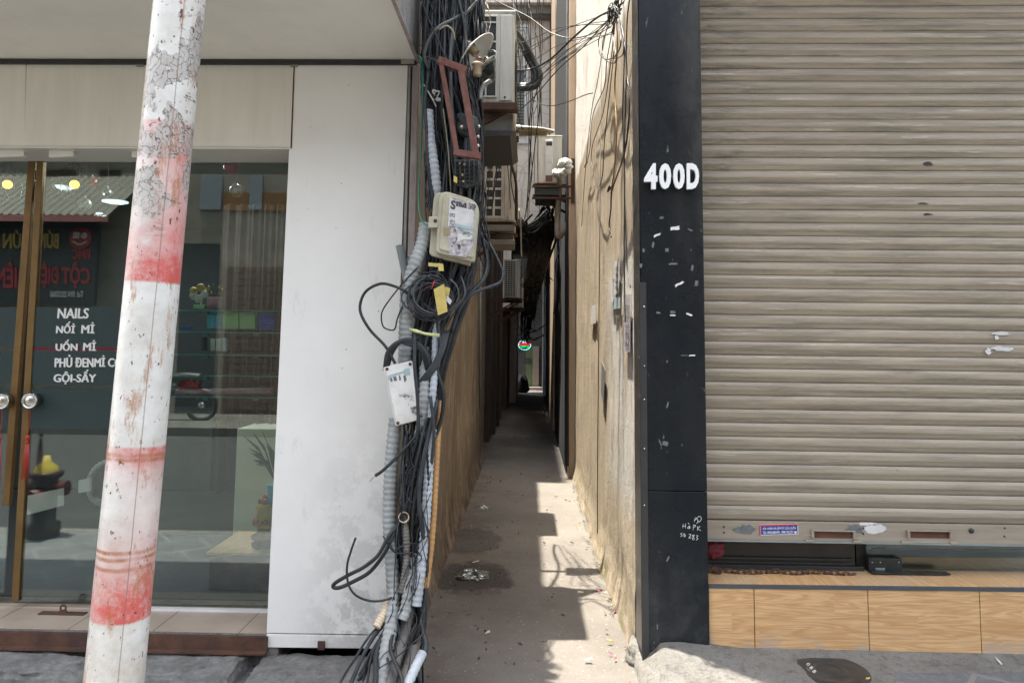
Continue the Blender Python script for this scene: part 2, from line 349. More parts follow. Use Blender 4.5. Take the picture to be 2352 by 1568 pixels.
    t.bsdf(c, .75, 0, h, .5, .012, .35)
    t = NT('cement_apron'); p = t.pos()
    c = t.mix(t.noise(p, 3.5, 9, .7, .3, .7), (.46, .44, .40), (.32, .305, .28))
    c = t.mix(t.math('MULTIPLY', t.noise(p, 16, 9, .75, .5, .66), .6), c, (.13, .125, .12))
    c = t.mix(t.math('MULTIPLY', t.noise(t.pos(off=(2, 3, 1)), 60, 8, .8, .5, .7), .6), c, (.12, .115, .11))
    t.bsdf(c, .9, 0, t.noise(p, 14, 12, .8, .2, .8), 1., .05, .2)
    t = NT('kerb_rock'); p = t.pos()
    c = t.mix(t.noise(p, 9, 12, .8, .38, .62), (.74, .72, .69), (.36, .35, .33))
    c = t.mix(t.math('MULTIPLY', t.noise(t.pos(1, 1, 2.5), 11, 9, .75, .5, .68), .6), c, (.42, .40, .37))
    c = t.mix(t.math('MULTIPLY', t.noise(t.pos(off=(4, 1, 4)), 13, 9, .75, .58, .70), .6), c, (.08, .075, .07))
    t.bsdf(c, .85, 0, t.noise(t.pos(1, 1, 2), 12, 14, .85, .3, .7), 1., .06, .3)
    # beige entrance tiles
    t = NT('entrance_tile'); p = t.pos(); x = t.sep()
    br = t.n('TexBrick', offset=0); br.inputs['Scale'].default_value = 1; br.inputs['Mortar Size'].default_value = .003; br.inputs['Brick Width'].default_value = .40; br.inputs['Row Height'].default_value = .6
    t.l(t.pos(off=(.13, .25, 0)), br.inputs['Vector'])
    c = t.mix(t.noise(p, 5, 8, .7), (.46, .38, .30), (.36, .28, .22))
    c = t.mix(br.outputs['Fac'], c, (.13, .10, .08))
    t.bsdf(c, .4, 0, t.noise(p, 30, 6, .7), .1, .003, .5)
    # wood print tiles
    for nm, rot in (('wood_tile', 0), ('wood_tile_top', 1)):
        t = NT(nm); p = t.pos()
        mp = t.n('Mapping'); t.l(t.n('NewGeometry').outputs['Position'], mp.inputs[0])
        if rot: mp.inputs['Scale'].default_value = (1, 1, 1); mp.inputs['Rotation'].default_value = (0, 0, rad(90))
        # plank offset: each 0.095 m row gets its own grain
        sx = t.n('SeparateXYZ'); t.l(mp.outputs[0], sx.inputs[0])
        row = t.math('FLOOR', t.math('DIVIDE', sx.outputs[2] if not rot else sx.outputs[1], .098))
        colm = t.math('FLOOR', t.math('DIVIDE', t.math('ADD', sx.outputs[0], t.math('MULTIPLY', row, .37)), .83))
        cmb = t.n('CombineXYZ'); t.l(t.math('ADD', t.math('MULTIPLY', sx.outputs[0], .9), t.math('MULTIPLY', row, 7.3)), cmb.inputs[0]); t.l(t.math('MULTIPLY', colm, 5.1), cmb.inputs[1])
        t.l(t.math('MULTIPLY', sx.outputs[2] if not rot else sx.outputs[1], 11), cmb.inputs[2])
        n1 = t.n('TexNoise'); n1.inputs['Scale'].default_value = 1.7; n1.inputs['Detail'].default_value = 3; n1.inputs['Distortion'].default_value = .6; t.l(cmb.outputs[0], n1.inputs['Vector'])
        ringv = t.math('FRACT', t.math('MULTIPLY', n1.outputs[0], 9))
        rings = t.math('ABSOLUTE', t.math('SUBTRACT', ringv, .5))
        c = t.mix(t.rng(rings, .05, .42, 0, 1), (.55, .325, .15), (.70, .465, .245))
        n3 = t.noise(t.pos(3 if not rot else 60, 3, 60 if not rot else 3), 1.5, 6, .7, .4, .7)
        c = t.mix(t.math('MULTIPLY', n3, .55), c, (.36, .20, .09))
        wn = t.n('TexWhiteNoise', noise_dimensions='2D'); cb = t.n('CombineXYZ'); t.l(row, cb.inputs[0]); t.l(colm, cb.inputs[1]); t.l(cb.outputs[0], wn.inputs['Vector'])
        c = t.mix(t.rng(wn.outputs[0], 0, 1, 0, .22), c, (.36, .17, .06))
        if not rot:
            xs = t.sep()
            f = t.math('MULTIPLY', t.rng(xs[2], .22, .09, 0, 1), t.noise(t.pos(off=(2, 0, 1)), 6, 8, .7, .47, .55))
            c = t.mix(f, c, (.33, .31, .29))
        else:
            c = t.mix(t.math('MULTIPLY', t.noise(p, 3, 5, .6, .5, .7), .5), c, (.45, .38, .30))
        t.bsdf(c, .35, 0, t.noise(p, 30, 4, .6), .05, .002, .45)
    # roller shutter
    t = NT('shutter_paint'); p = t.pos(); x = t.sep()
    c = t.mix(t.noise(t.pos(.5, 1, 3), 1.5, 7, .6, .3, .7), (.345, .285, .21), (.285, .235, .172))
    c = t.mix(t.math('MULTIPLY', t.noise(t.pos(2, 1, 34, (2, 1, 5)), 1, 8, .75, .45, .64), .7), c, (.135, .115, .085))
    c = t.mix(t.math('MULTIPLY', t.noise(t.pos(2.5, 1, 60, (7, 1, 2)), 1, 6, .7, .60, .66), .6), c, (.52, .46, .37))
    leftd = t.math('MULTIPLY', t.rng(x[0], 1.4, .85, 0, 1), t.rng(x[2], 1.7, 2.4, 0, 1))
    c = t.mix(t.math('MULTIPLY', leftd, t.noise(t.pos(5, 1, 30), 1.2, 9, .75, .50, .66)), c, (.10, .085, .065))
    c = t.mix(t.noise(t.pos(1, 1, 2, (5, 2, 8)), 30, 4, .6, .72, .75), c, (.12, .09, .07))
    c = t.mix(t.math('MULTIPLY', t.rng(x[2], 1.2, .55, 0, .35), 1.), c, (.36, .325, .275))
    t.bsdf(c, .42, .15, t.noise(t.pos(1, 1, 8), 10, 7, .7), .08, .003, .5)
    # polished black stone cladding
    t = NT('pillar_black'); p = t.pos(); x = t.sep()
    c = t.mix(t.noise(t.pos(1, 1, .4), 4, 8, .7, .4, .7), (.008, .0105, .0135), (.017, .019, .022))
    dust = t.math('MULTIPLY', t.rng(x[0], .64, .80, 0, 1), t.rng(x[2], 1.5, 2.4, 0, 1))
    c = t.mix(t.math('MULTIPLY', dust, t.noise(t.pos(2, 1, .7), 3, 9, .75, .35, .8)), c, (.085, .08, .07))
    lowd = t.rng(x[2], .75, .08, 0, .85)
    c = t.mix(t.math('MULTIPLY', lowd, t.noise(t.pos(1, 1, .7, (2, 2, 2)), 9, 9, .75, .45, .68)), c, (.055, .06, .062))
    c = t.mix(t.math('MULTIPLY', t.noise(t.pos(1.2, 1, .5, (6, 2, 2)), 26, 7, .7, .655, .69), .7), c, (.22, .22, .20))
    rgh = t.rng(t.noise(t.pos(off=(3, 0, 0)), 6, 8, .7, .3, .7), 0, 1, .16, .42)
    t.bsdf(c, rgh, 0, t.noise(p, 40, 5, .7), .03, .002, .22)
    # far building with crackled stain
    t = NT('crackle_white'); p = t.pos(); x = t.sep()
    c = t.mix(t.noise(p, 1.5, 8, .7, .35, .7), (.90, .89, .86), (.78, .77, .73))
    v = t.n('TexVoronoi', feature='DISTANCE_TO_EDGE'); v.inputs['Scale'].default_value = 4; t.l(p, v.inputs['Vector'])
    c = t.mix(t.math('MULTIPLY', t.rng(v.outputs[0], .05, .01, 0, 1), .4), c, (.36, .33, .29))
    c = t.mix(t.math('MULTIPLY', t.rng(x[2], 6.6, 8.4, 0, 1), t.noise(t.pos(3, 1, .8), 2, 8, .7, .35, .65)), c, (.52, .42, .35))
    t.bsdf(c, .9, 0, t.noise(p, 12, 8, .7), .2, .01, .2)
EXPOSURE = 2.32
CHECK = False
# ------------------------------------------------------------------ mesh helpers
class MB:
    def __init__(s): s.v = []; s.f = []; s.sm = []
    def add(s, vs, fs, smooth=False):
        o = len(s.v); s.v += [Vector(v) for v in vs]; s.f += [tuple(i+o for i in f) for f in fs]; s.sm += [smooth]*len(fs); return s
    def box(s, a, b, xf=None):
        x0, y0, z0 = a; x1, y1, z1 = b
        vs = [Vector(p) for p in ((x0,y0,z0),(x1,y0,z0),(x1,y1,z0),(x0,y1,z0),(x0,y0,z1),(x1,y0,z1),(x1,y1,z1),(x0,y1,z1))]
        if xf: vs = [xf @ v for v in vs]
        return s.add(vs, [(0,3,2,1),(4,5,6,7),(0,1,5,4),(1,2,6,5),(2,3,7,6),(3,0,4,7)])
    def quad(s, *p): return s.add(p, [tuple(range(len(p)))])
    def slab(s, corners, d):
        """front polygon extruded by vector d"""
        n = len(corners); c = [Vector(p) for p in corners]; d = Vector(d)
        vs = c + [p+d for p in c]
        fs = [tuple(range(n)), tuple(reversed(range(n, 2*n)))] + [(i, i+n, (i+1) % n+n, (i+1) % n) for i in range(n)]
        return s.add(vs, fs)
    def tube(s, pts, r, n=7, cap=True):
        pts = [Vector(p) for p in pts]; m = len(pts)
        if m < 2: return s
        rs = r if isinstance(r, (list, tuple)) else [r]*m
        vs = []; fs = []; up = None
        for i, p in enumerate(pts):
            t = (pts[min(i+1, m-1)] - pts[max(i-1, 0)])
            t = t.normalized() if t.length > 1e-9 else Vector((0, 0, 1))
            if up is None:
                up = t.orthogonal().normalized()
            up = (up - t*up.dot(t))
            up = up.normalized() if up.length > 1e-6 else t.orthogonal().normalized()
            w = t.cross(up)
            for k in range(n):
                a = 2*math.pi*k/n
                vs.append(p + (up*math.cos(a) + w*math.sin(a))*rs[i])
        for i in range(m-1):
            for k in range(n):
                a = i*n+k; b = i*n+(k+1) % n
                fs.append((a, b, b+n, a+n))
        s.add(vs, fs, True)
        if cap:
            o = len(s.v)-len(vs)
            s.f += [tuple(o+k for k in reversed(range(n))), tuple(o+(m-1)*n+k for k in range(n))]; s.sm += [False, False]
        return s
    def lathe(s, prof, xf, n=24, smooth=True):
        """profile [(r, z)] round local Z, moved by xf"""
        vs = []; fs = []
        for r, z in prof:
            for k in range(n):
                a = 2*math.pi*k/n; vs.append(xf @ Vector((r*math.cos(a), r*math.sin(a), z)))
        for i in range(len(prof)-1):
            for k in range(n):
                a = i*n+k; b = i*n+(k+1) % n; fs.append((a, b, b+n, a+n))
        return s.add(vs, fs, smooth)
    def sphere(s, c, r, n=14, sc=(1, 1, 1)):
        prof = [(max(1e-4, math.sin(math.pi*i/(n//2+2))), -math.cos(math.pi*i/(n//2+2))) for i in range(n//2+3)]
        return s.lathe(prof, Matrix.Translation(Vector(c)) @ Matrix.Diagonal((r*sc[0], r*sc[1], r*sc[2], 1)), n)
    def build(s, name, mat, parent=None, bevel=0):
        me = bpy.data.meshes.new(name)
        if parent is not None: org = WL[parent.name]
        else:
            xs = [v.x for v in s.v]; ys = [v.y for v in s.v]; zs = [v.z for v in s.v]
            org = Vector(((min(xs)+max(xs))/2, (min(ys)+max(ys))/2, min(zs)))
        me.from_pydata([v-org for v in s.v], [], s.f)
        me.polygons.foreach_set('use_smooth', s.sm)
        me.materials.append(MATS[mat] if isinstance(mat, str) else mat)
        me.update()
        o = bpy.data.objects.new(name, me); COL.objects.link(o)
        if parent is None: o.location = org
        else: o.parent = parent
        WL[o.name] = org
        if bevel:
            bm = o.modifiers.new('bevel', 'BEVEL'); bm.width = bevel; bm.segments = 2; bm.limit_method = 'ANGLE'
        return o
WL = {}
def tag(o, label=None, cat=None, group=None, kind=None):
    if label: o['label'] = label
    if cat: o['category'] = cat
    if group: o['group'] = group
    if kind: o['kind'] = kind
    return o
def thing(name, label, cat, loc, group=None):
    o = bpy.data.objects.new(name, None); COL.objects.link(o); o.location = loc; o.empty_display_size = .1
    WL[o.name] = Vector(loc); return tag(o, label, cat, group)
def rect(u0, v0, u1, v1, Y): return [PY(u0, v0, Y), PY(u1, v0, Y), PY(u1, v1, Y), PY(u0, v1, Y)]
def quadp(pts, Y): return [PY(u, v, Y) for u, v in pts]
def slabp(pts, Y, th, mb=None):
    return (mb or MB()).slab(list(reversed(quadp(pts, Y))), (0, th, 0))
def cr(pts, k=6):
    pts = [Vector(p) for p in pts]; P = [pts[0]*2-pts[1]] + pts + [pts[-1]*2-pts[-2]]; out = []
    for i in range(1, len(P)-2):
        a, b, c, d = P[i-1:i+3]
        for j in range(k):
            t = j/k; out.append(.5*((2*b)+(c-a)*t+(2*a-5*b+4*c-d)*t*t+(3*b-a-3*c+d)*t*t*t))
    out.append(pts[-1]); return out
def uv3(l): return [PY(*p) for p in l]
def bil(c, s, t):
    tl, tr, br, bl = c
    return (tl*(1-s)+tr*s)*(1-t) + (bl*(1-s)+br*s)*t
def text(name, body, corners, mat, parent=None, bold=.0, depth=.0, out=None, shear=0., heavy=()):
    """lettering fitted to four corners (TL TR BR BL); depth extrudes towards 'out'"""
    cu = bpy.data.curves.new(name, 'FONT'); cu.body = body; cu.size = 1; cu.offset = bold; cu.resolution_u = 3; cu.shear = shear
    ob = bpy.data.objects.new(name, cu); me0 = bpy.data.meshes.new_from_object(ob)
    bm = bmesh.new(); bm.from_mesh(me0)
    if depth:
        r = bmesh.ops.extrude_face_region(bm, geom=bm.faces[:])
        for v in r['geom']:
            if isinstance(v, bmesh.types.BMVert): v.co.z += 1
    xs = [v.co.x for v in bm.verts]; ys = [v.co.y for v in bm.verts]
    x0, x1, y0, y1 = min(xs), max(xs), min(ys), max(ys)
    out = Vector(out or (0, -1, 0)); mb = MB(); bm.verts.index_update()
    vs = [bil(corners, (v.co.x-x0)/(x1-x0), 1-(v.co.y-y0)/(y1-y0)) + out*(depth*v.co.z) for v in bm.verts]
    fs = [tuple(v.index for v in f.verts) for f in bm.faces]
    nb_ = len(vs); hv = (corners[1]-corners[0]).normalized(); vv_ = (corners[3]-corners[0]).normalized(); base_v = list(vs); base_f = list(fs)
    for q_, (dx_, dy_) in enumerate(heavy):
        vs += [v+hv*dx_+vv_*dy_-out*.00012*(q_+1) for v in base_v]; fs += [tuple(i+nb_*(q_+1) for i in f) for f in base_f]
    bm.free(); bpy.data.objects.remove(ob); bpy.data.curves.remove(cu); bpy.data.meshes.remove(me0)
    mb.add(vs, fs); return mb.build(name, mat, parent)
def strokes(name, lists, mat, parent, r=.0016):
    mb = MB()
    for l in lists: mb.tube(cr(l, 4), r, 4)
    return mb.build(name, mat, parent)
def rough_box(name, a, b, seg, amp, sc, mat, seed=0, parent=None, edge=.03):
    bm = bmesh.new(); bmesh.ops.create_cube(bm, size=1)
    dims = [b[i]-a[i] for i in range(3)]
    for v in bm.verts: v.co = Vector([a[i]+(v.co[i]+.5)*dims[i] for i in range(3)])
    n = 0
    while n < 7:
        es = [e for e in bm.edges if e.calc_length() > seg]
        if not es: break
        bmesh.ops.subdivide_edges(bm, edges=es, cuts=1, use_grid_fill=True); n += 1
    bm.normal_update()
    ctr = Vector([(a[i]+b[i])/2 for i in range(3)])
    for v in bm.verts:
        d = [min(abs(v.co[i]-a[i]), abs(v.co[i]-b[i])) for i in range(3)]; k = sum(1 for x in d if x < edge)
        q = v.co*sc + Vector((seed*7.1, seed*3.3, 0))
        off = noise.noise_vector(q)*amp + noise.noise_vector(q*2.7)*amp*.5 + noise.noise_vector(q*6.5)*amp*.3
        v.co = v.co + off
        if k >= 2: v.co = v.co + (ctr-v.co).normalized()*edge*.35
    bmesh.ops.triangulate(bm, faces=bm.faces[:]); bm.verts.index_update(); print(name, len(bm.verts))
    mb = MB(); mb.add([v.co for v in bm.verts], [tuple(v.index for v in f.verts) for f in bm.faces], False); bm.free()
    return mb.build(name, mat, parent)
def arcpts(pts, step):
    """resample polyline at even arc length"""
    out = [pts[0]]; acc = 0
    for a, b in zip(pts, pts[1:]):
        L = (b-a).length
        if L < 1e-9: continue
        while acc+L >= step:
            t = (step-acc)/L; a = a.lerp(b, t); L = (b-a).length; out.append(a); acc = 0
            if L < 1e-9: break
        acc += L
    return out
def conduit(pts, r, mat, name, label, group, pitch=.0235, depth=.16, n=12, parent=None):
    p = arcpts(cr(pts, 10), pitch/4); rs = [r*(1-depth*(1, .15, 0, .75)[(i+1) % 4]) for i in range(len(p))]
    o = MB().tube(p, rs, n).build(name, mat, parent)
    if parent is None: tag(o, label, 'conduit', group)
    return o
# ------------------------------------------------------------------ striped pole
def pole():
    Y = 2.7; top = PY(413, 0, Y); bot = PY(262, 1568, Y); ax = (top-bot).normalized()
    base = bot-ax*(bot.z/ax.z) ; base.z = 0
    o = bpy.data.objects['striped_pole'] if 'striped_pole' in bpy.data.objects else None
    return base, ax
PB, PAX = pole()
def pole_z(v):
    # local height on the pole axis for a picture row
    lo, hi = 0., 6.
    for _ in range(40):
        m = (lo+hi)/2
        if proj(PB+PAX*m)[1] > v: lo = m
        else: hi = m
    return (lo+hi)/2
POLE_BANDS = [(pole_z(650), pole_z(400), True, 1.35), (pole_z(290), pole_z(520), False, .8), (pole_z(1019), pole_z(1150), False, 1.1), (pole_z(1412), pole_z(1110), True, 1.6)]
POLE_PAPER = (pole_z(600),)
POLE_RINGS = (pole_z(1253), pole_z(1268), pole_z(1290), pole_z(1038), pole_z(1048))
mk_special()
mb = MB(); n = 40; H = 7.5; rings = 60; vs = []
for i in range(rings+1):
    z = -.1+(H+.1)*i/rings; r = .0955-.0028*max(z, 0)
    for k in range(n):
        a = 2*math.pi*k/n; vs.append((r*math.cos(a), r*math.sin(a), z))
mb.add(vs, [(i*n+k, i*n+(k+1) % n, (i+1)*n+(k+1) % n, (i+1)*n+k) for i in range(rings) for k in range(n)], True)
me = bpy.data.meshes.new('lamp_pole'); me.from_pydata(mb.v, [], mb.f); me.polygons.foreach_set('use_smooth', mb.sm); me.materials.append(MATS['pole_paint'])
pl_ = bpy.data.objects.new('lamp_pole', me); COL.objects.link(pl_); pl_.location = PB; pl_.rotation_mode = 'QUATERNION'; pl_.rotation_quaternion = Vector((0, 0, 1)).rotation_difference(PAX)
tag(pl_, 'leaning round white pole with faded red bands, torn posters and rust', 'pole')
WL['lamp_pole'] = Vector((0, 0, 0))
# ------------------------------------------------------------------ the ground
def sheet(name, x0, y0, x1, y1, z, mat):
    o = MB().quad((x0, y0, z), (x1, y0, z), (x1, y1, z), (x0, y1, z)).build(name, mat); return tag(o, kind='structure')
sheet('ground', -200, -200, 200, 200, -.25, 'asphalt')
sheet('road', -40, -5.0, 40, 1.78, -.12, 'asphalt')
o = MB().box((-40, 1.72, -.14), (40, 1.84, .0)).build('kerb', 'cement_apron'); tag(o, kind='structure')
o = MB().box((-40, 1.84, -.2), (40, 3.8, 0)).build('pavement', 'pavement_stone'); tag(o, kind='structure')
o = MB().box((-40, -5.15, -.14), (40, -5.0, .02)).box((-40, -7.6, -.14), (40, -5.15, .015)).build('far_pavement', 'far_paving'); tag(o, kind='structure')
# alley floor as a slightly uneven sheet running out over the pavement
mb = MB(); nx, ny = 26, 220; x0, x1, y0, y1 = -.70, .62, 3.20, 24.5
vs = []
for j in range(ny+1):
    y = y0+(y1-y0)*(j/ny)**1.6
    for i in range(nx+1):
        x = x0+(x1-x0)*i/nx
        z = .012+.006*noise.noise(Vector((x*2.2, y*1.6, 0)))+.003*noise.noise(Vector((x*9, y*9, 3)))
        if y < 3.5: z -= .02*(3.5-y)/.3
        z += .035*max(0, (x-.40)/.15)**2*(1 if y > 3.55 else 0)*(.6+.6*noise.noise(Vector((x*5, y*4, 9)))) if x > .40 else 0
        vs.append((x, y, z))
mb.add(vs, [(j*(nx+1)+i, j*(nx+1)+i+1, (j+1)*(nx+1)+i+1, (j+1)*(nx+1)+i) for j in range(ny) for i in range(nx)], True)
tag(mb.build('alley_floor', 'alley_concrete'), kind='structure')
# cement apron in front of the right house
AZ = [(.40, .03), (.50, .075), (.60, PY(1560, 1471, 3.6).z-.008), (PY(1560, 1471, 3.6).x, PY(1560, 1471, 3.6).z-.004), (PY(1700, 1486, 3.62).x, PY(1700, 1486, 3.62).z), (PY(2300, 1500, 3.62).x, PY(2300, 1500, 3.62).z), (4.5, PY(2300, 1500, 3.62).z-.01)]
def apron_z(x, y):
    zb_ = lerp1(AZ, x); front = 3.02+.06*noise.noise(Vector((x*2.1, 0, 5)))+.02*noise.noise(Vector((x*14, 0, 5)))+.40*max(0, min(1, (x-1.45)/.12)); t = max(0, (y-front)/(3.62-front))
    k = max(0, min(1, (x-1.0)/.25)); z = -.004+(zb_+.004)*min(1, t*(1.15+1.85*k))**.85; fl = min(z, .124)+max(0, z-.124)*max(0, min(1, (y-3.54)/.07))
    return front, z*(1-k)+fl*k
def lerp1(tab, x):
    for (a, b), (c, d) in zip(tab, tab[1:]):
        if x <= c: return b+(d-b)*max(0, (x-a)/(c-a))
    return tab[-1][1]
mb = MB(); nx, ny = 230, 44; vs = []
for j in range(ny+1):
    t = j/ny
    for i in range(nx+1):
        x = .485+3.245*i/nx; front = apron_z(x, 3.6)[0]; y = front+(3.70-front)*t; z = apron_z(x, y)[1]
        n = noise.noise(Vector((x*3.5, y*3.5, 1)))*.5+noise.noise(Vector((x*13, y*13, 4)))*.35+noise.noise(Vector((x*33, y*33, 4)))*.25
        z += .009*n*(1 if y < 3.58 else .3)*(1 if x < 1.1 else .35)
        if t < .03 or i == 0: z = -.03
        vs.append((x, y, z))
mb.add(vs, [(j*(nx+1)+i, j*(nx+1)+i+1, (j+1)*(nx+1)+i+1, (j+1)*(nx+1)+i) for j in range(ny) for i in range(nx)], True)
tag(mb.build('cement_apron', 'cement_apron'), kind='structure')
o = MB().box((1.10, 2.3, -.05), (12, 3.6, .116)).build('raised_paving', 'pavement_stone'); tag(o, kind='structure')
# mound of broken render at the foot of the right alley wall
def blob(name, c, r, sc, amp, mat, seed, label=None, cat=None, group=None, n=28, parent=None):
    m = MB(); m.sphere((0, 0, 0), 1, n)
    for i, v in enumerate(m.v):
        q = v*2.2+Vector((seed*3.7, seed, 0)); k = 1+amp*(noise.noise(q)+.5*noise.noise(q*2.7)+.3*noise.noise(q*6))
        m.v[i] = Vector((v.x*r*sc[0]*k, v.y*r*sc[1]*k, v.z*r*sc[2]*k))+Vector(c)
    return tag(m.build(name, mat, parent), label, cat, group)
blob('cement_lump', PZ(1468, 1506, .035), .085, (.72, 1.25, .95), .18, 'cement_apron', 3, 'rough cement lump at the foot of the black pillar by the alley mouth', 'rubble', None, 56)

# ------------------------------------------------------------------ left shop
YP = 3.65
shop = thing('shop_building', 'cream and white panelled nail salon with glass front, left of the alley', 'building', (-3, 4.2, 0))
# big white panel: slightly leaning front with thin edge
PAN = [(670, 147), (937, 147), (893, 1489), (612, 1486)]
mb = MB(); mb.slab([PY(612, 1453, YP), PY(893, 1457, YP), PY(937, 149, YP), PY(673, 147, YP)], (0, .035, 0)); mb.build('white_panel', 'panel_white', shop, .002)
MB().slab([PY(612, 1486, YP), PY(892, 1489, YP), PY(893, 1459.5, YP), PY(612, 1455.5, YP)], (0, .035, 0)).build('skirting_panel', 'panel_white', shop, .002)
MB().slab([PY(675.5, 150, YP+.006), PY(677.5, 150, YP+.006), PY(670, 340, YP+.006), PY(667, 340, YP+.006)][::-1], (0, .03, 0)).build('joint_strip', 'grout_dark', shop)
zb = PY(300, 337, YP).z; zt = PY(300, 145, YP).z
mb = MB(); xL = -6.0
for (ua, ub) in ((None, 56), (58, 668)):
    va = 143 if ua is None else 143
    a = PY(ub, 339 if ub > 100 else 336, YP+.004); b = PY(ub+ (8 if ub > 100 else 3), 147 if ub > 100 else 144, YP+.004)
    if ua is None: c = Vector((xL, YP+.004, b.z)); d = Vector((xL, YP+.004, a.z))
    else: c = PY(ua+3, 144, YP+.004); d = PY(ua-3, 336, YP+.004)
    mb.slab([d, a, b, c], (0, .03, 0))
mb.build('fascia_panel', 'fascia_cream', shop, .0015)
MB().slab([Vector((xL, YP-.004, zb-.013)), PY(668, 343, YP-.004), PY(668, 339.5, YP-.004), Vector((xL, YP-.004, zb-.002))], (0, .30, 0)).build('fascia_edge', 'fascia_light', shop)
# soffit of the deep sign box that projects over the pavement
zs = PY(500, 140, YP).z; xr = PY(958, 140, YP).x
sb = MB(); sb.box((xL, 2.78, zs+.004), (xr, YP+.02, zs+.75)); sb.build('sign_box', 'soffit_cream', shop)
MB().box((xr+.001, 2.78, zs+.008), (xr+.012, YP+.02, zs+.76)).build('box_side', 'concrete_raw', shop)
MB().box((xr-.004, 2.78, zs-.005), (xr+.013, YP+.02, zs+.007)).build('box_edge_trim', 'old_profile', shop)
MB().slab([PY(u, v, YP-.003) for u, v in ((667, 341), (670, 341), (677, 152), (674, 152))], (0, .012, 0)).build('panel_joint', 'rust_metal', shop)
MB().box((xL, YP-.015, zs-.022), (xr, YP+.0, zs+.002)).build('box_shadow_gap', 'dark_metal', shop)
for u in (322, 676):
    p = PY(u, 150, YP-.006); MB().box((p.x-.018, p.y-.004, p.z-.009), (p.x+.018, p.y+.003, p.z+.009)).build('clip', 'grey_metal', shop, .001)
p = PY(738, 1482, YP-.008); MB().box((p.x-.016, p.y-.008, p.z-.016), (p.x+.016, p.y+.005, p.z+.020)).build('rusty_clip', 'rust_metal', shop, .001)
# raw concrete wall above and behind, alley side wall of the shop (low, ends at 3.45 m)
HL = 5.7
MB().box((-6, YP+.06, zs+.78), (-.60, YP+.3, HL)).build('upper_front_wall', 'upper_wall', shop)
MB().box((PY(938, 60, 3.7).x-.02, YP-.02, zs-.02), (-.575, YP+.07, HL+.001)).build('corner_pier', 'upper_wall', shop)
# corner profiles seen edge on right of the white panel
def vstrip(u0a, u1a, va, u0b, u1b, vb, Y, th, mat, name):
    return MB().slab([PY(u0b, vb, Y), PY(u1b, vb, Y), PY(u1a, va, Y), PY(u0a, va, Y)], (0, th, 0)).build(name, mat, shop)
vstrip(938, 943, 147, 924, 930, 640, YP+.004, .03, 'grey_metal', 'edge_profile')
vstrip(943, 947, 150, 931, 935, 640, YP+.03, .02, 'dark_metal', 'edge_gap')
vstrip(948, 962, 150, 936, 951, 590, YP-.004, .02, 'old_profile', 'corner_profile')
vstrip(936, 950, 592, 921, 938, 770, YP-.002, .02, 'grey_metal', 'lower_profile')
# left alley wall of the shop, with an uneven lower edge
def wall_grid(name, X, ys, zs_, mat, parent, amp=.006, sgn=1, low=0):
    mb = MB(); nj = max(2, int((ys[1]-ys[0])/.035)); zz_ = [zs_[0]+.02*i for i in range(20)]+[zs_[0]+.4+.08*i for i in range(int((zs_[1]-zs_[0]-.4)/.08)+1)]+[zs_[1]]; nk = len(zz_)-1; vs = []
    for j in range(nj+1):
        y = ys[0]+(ys[1]-ys[0])*j/nj
        for k in range(nk+1):
            z = zz_[k]
            d = amp*noise.noise(Vector((0, y*2, z*2)))+amp*.5*noise.noise(Vector((3, y*9, z*9)))
            b = low*max(0, 1-z/.30)**2*(1+.35*noise.noise(Vector((5, y*2, z*3)))+.22*noise.noise(Vector((5, y*9, z*20))))
            vs.append((X+sgn*(d+b*min(1, .15+(y-ys[0])/.5)), y, z))
    fs = [(j*(nk+1)+k, (j+1)*(nk+1)+k, (j+1)*(nk+1)+k+1, j*(nk+1)+k+1) for j in range(nj) for k in range(nk)]
    if sgn < 0: fs = [tuple(reversed(f)) for f in fs]
    mb.add(vs, fs, True); mb.box((X-sgn*.001, ys[0], zs_[0]), (X-sgn*.14, ys[1], zs_[1]))
    return mb.build(name, mat, parent)
wall_grid('alley_side_wall', -.585, (YP+.08, 10.1), (0, HL), 'plaster_brown', shop, .008, 1, .035)
MB().box((-5.9, 4.0, HL), (-.60, 10, HL+.12)).build('roof', 'concrete_raw', shop)
# unseen slab added over the shop front to set the sun's edge
MB().box((-5.9, 2.95, 5.35), (-.590, YP+.05, 5.45)).build('shade_slab', 'concrete_raw', shop)
# step, rust beam
ztile = .153
MB().box((xL, YP+.005, 0), (PY(640, 1420, YP).x, 4.6, ztile-.004)).build('step_base', 'cement_apron', shop)
MB().box((xL, YP+.012, ztile-.004), (-.70, 3.99, ztile)).build('entrance_tiles', 'entrance_tile', shop)
MB().box((xL, YP-.012, .078), (PY(616, 1460, YP).x, YP+.004, .142)).box((xL, YP-.045, .074), (PY(616, 1460, YP).x, YP-.012, .082)).build('rusty_beam', 'rust_metal', shop)
# hasp plate with ring on the step
hp = thing('floor_hasp', 'rusty hasp plate with a ring lying on the shop step by the glass door', 'hasp', PY(143, 1408, 3.75))
a = PZ(92, 1408, ztile); b = PZ(193, 1412, ztile)
MB().box((a.x, a.y-.02, ztile), (b.x, a.y+.02, ztile+.006)).build('plate', 'rust_metal', hp, .001)
mb = MB(); c = Vector(((a.x+b.x)/2, a.y, ztile+.028))
mb.tube([c+Vector((.013*math.cos(q), 0, .013*math.sin(q))) for q in [i*math.pi/8-.8 for i in range(15)]], .005, 6); mb.box((c.x-.017, c.y-.004, ztile), (c.x+.017, c.y+.004, ztile+.018)); mb.build('ring', 'rust_metal', hp)

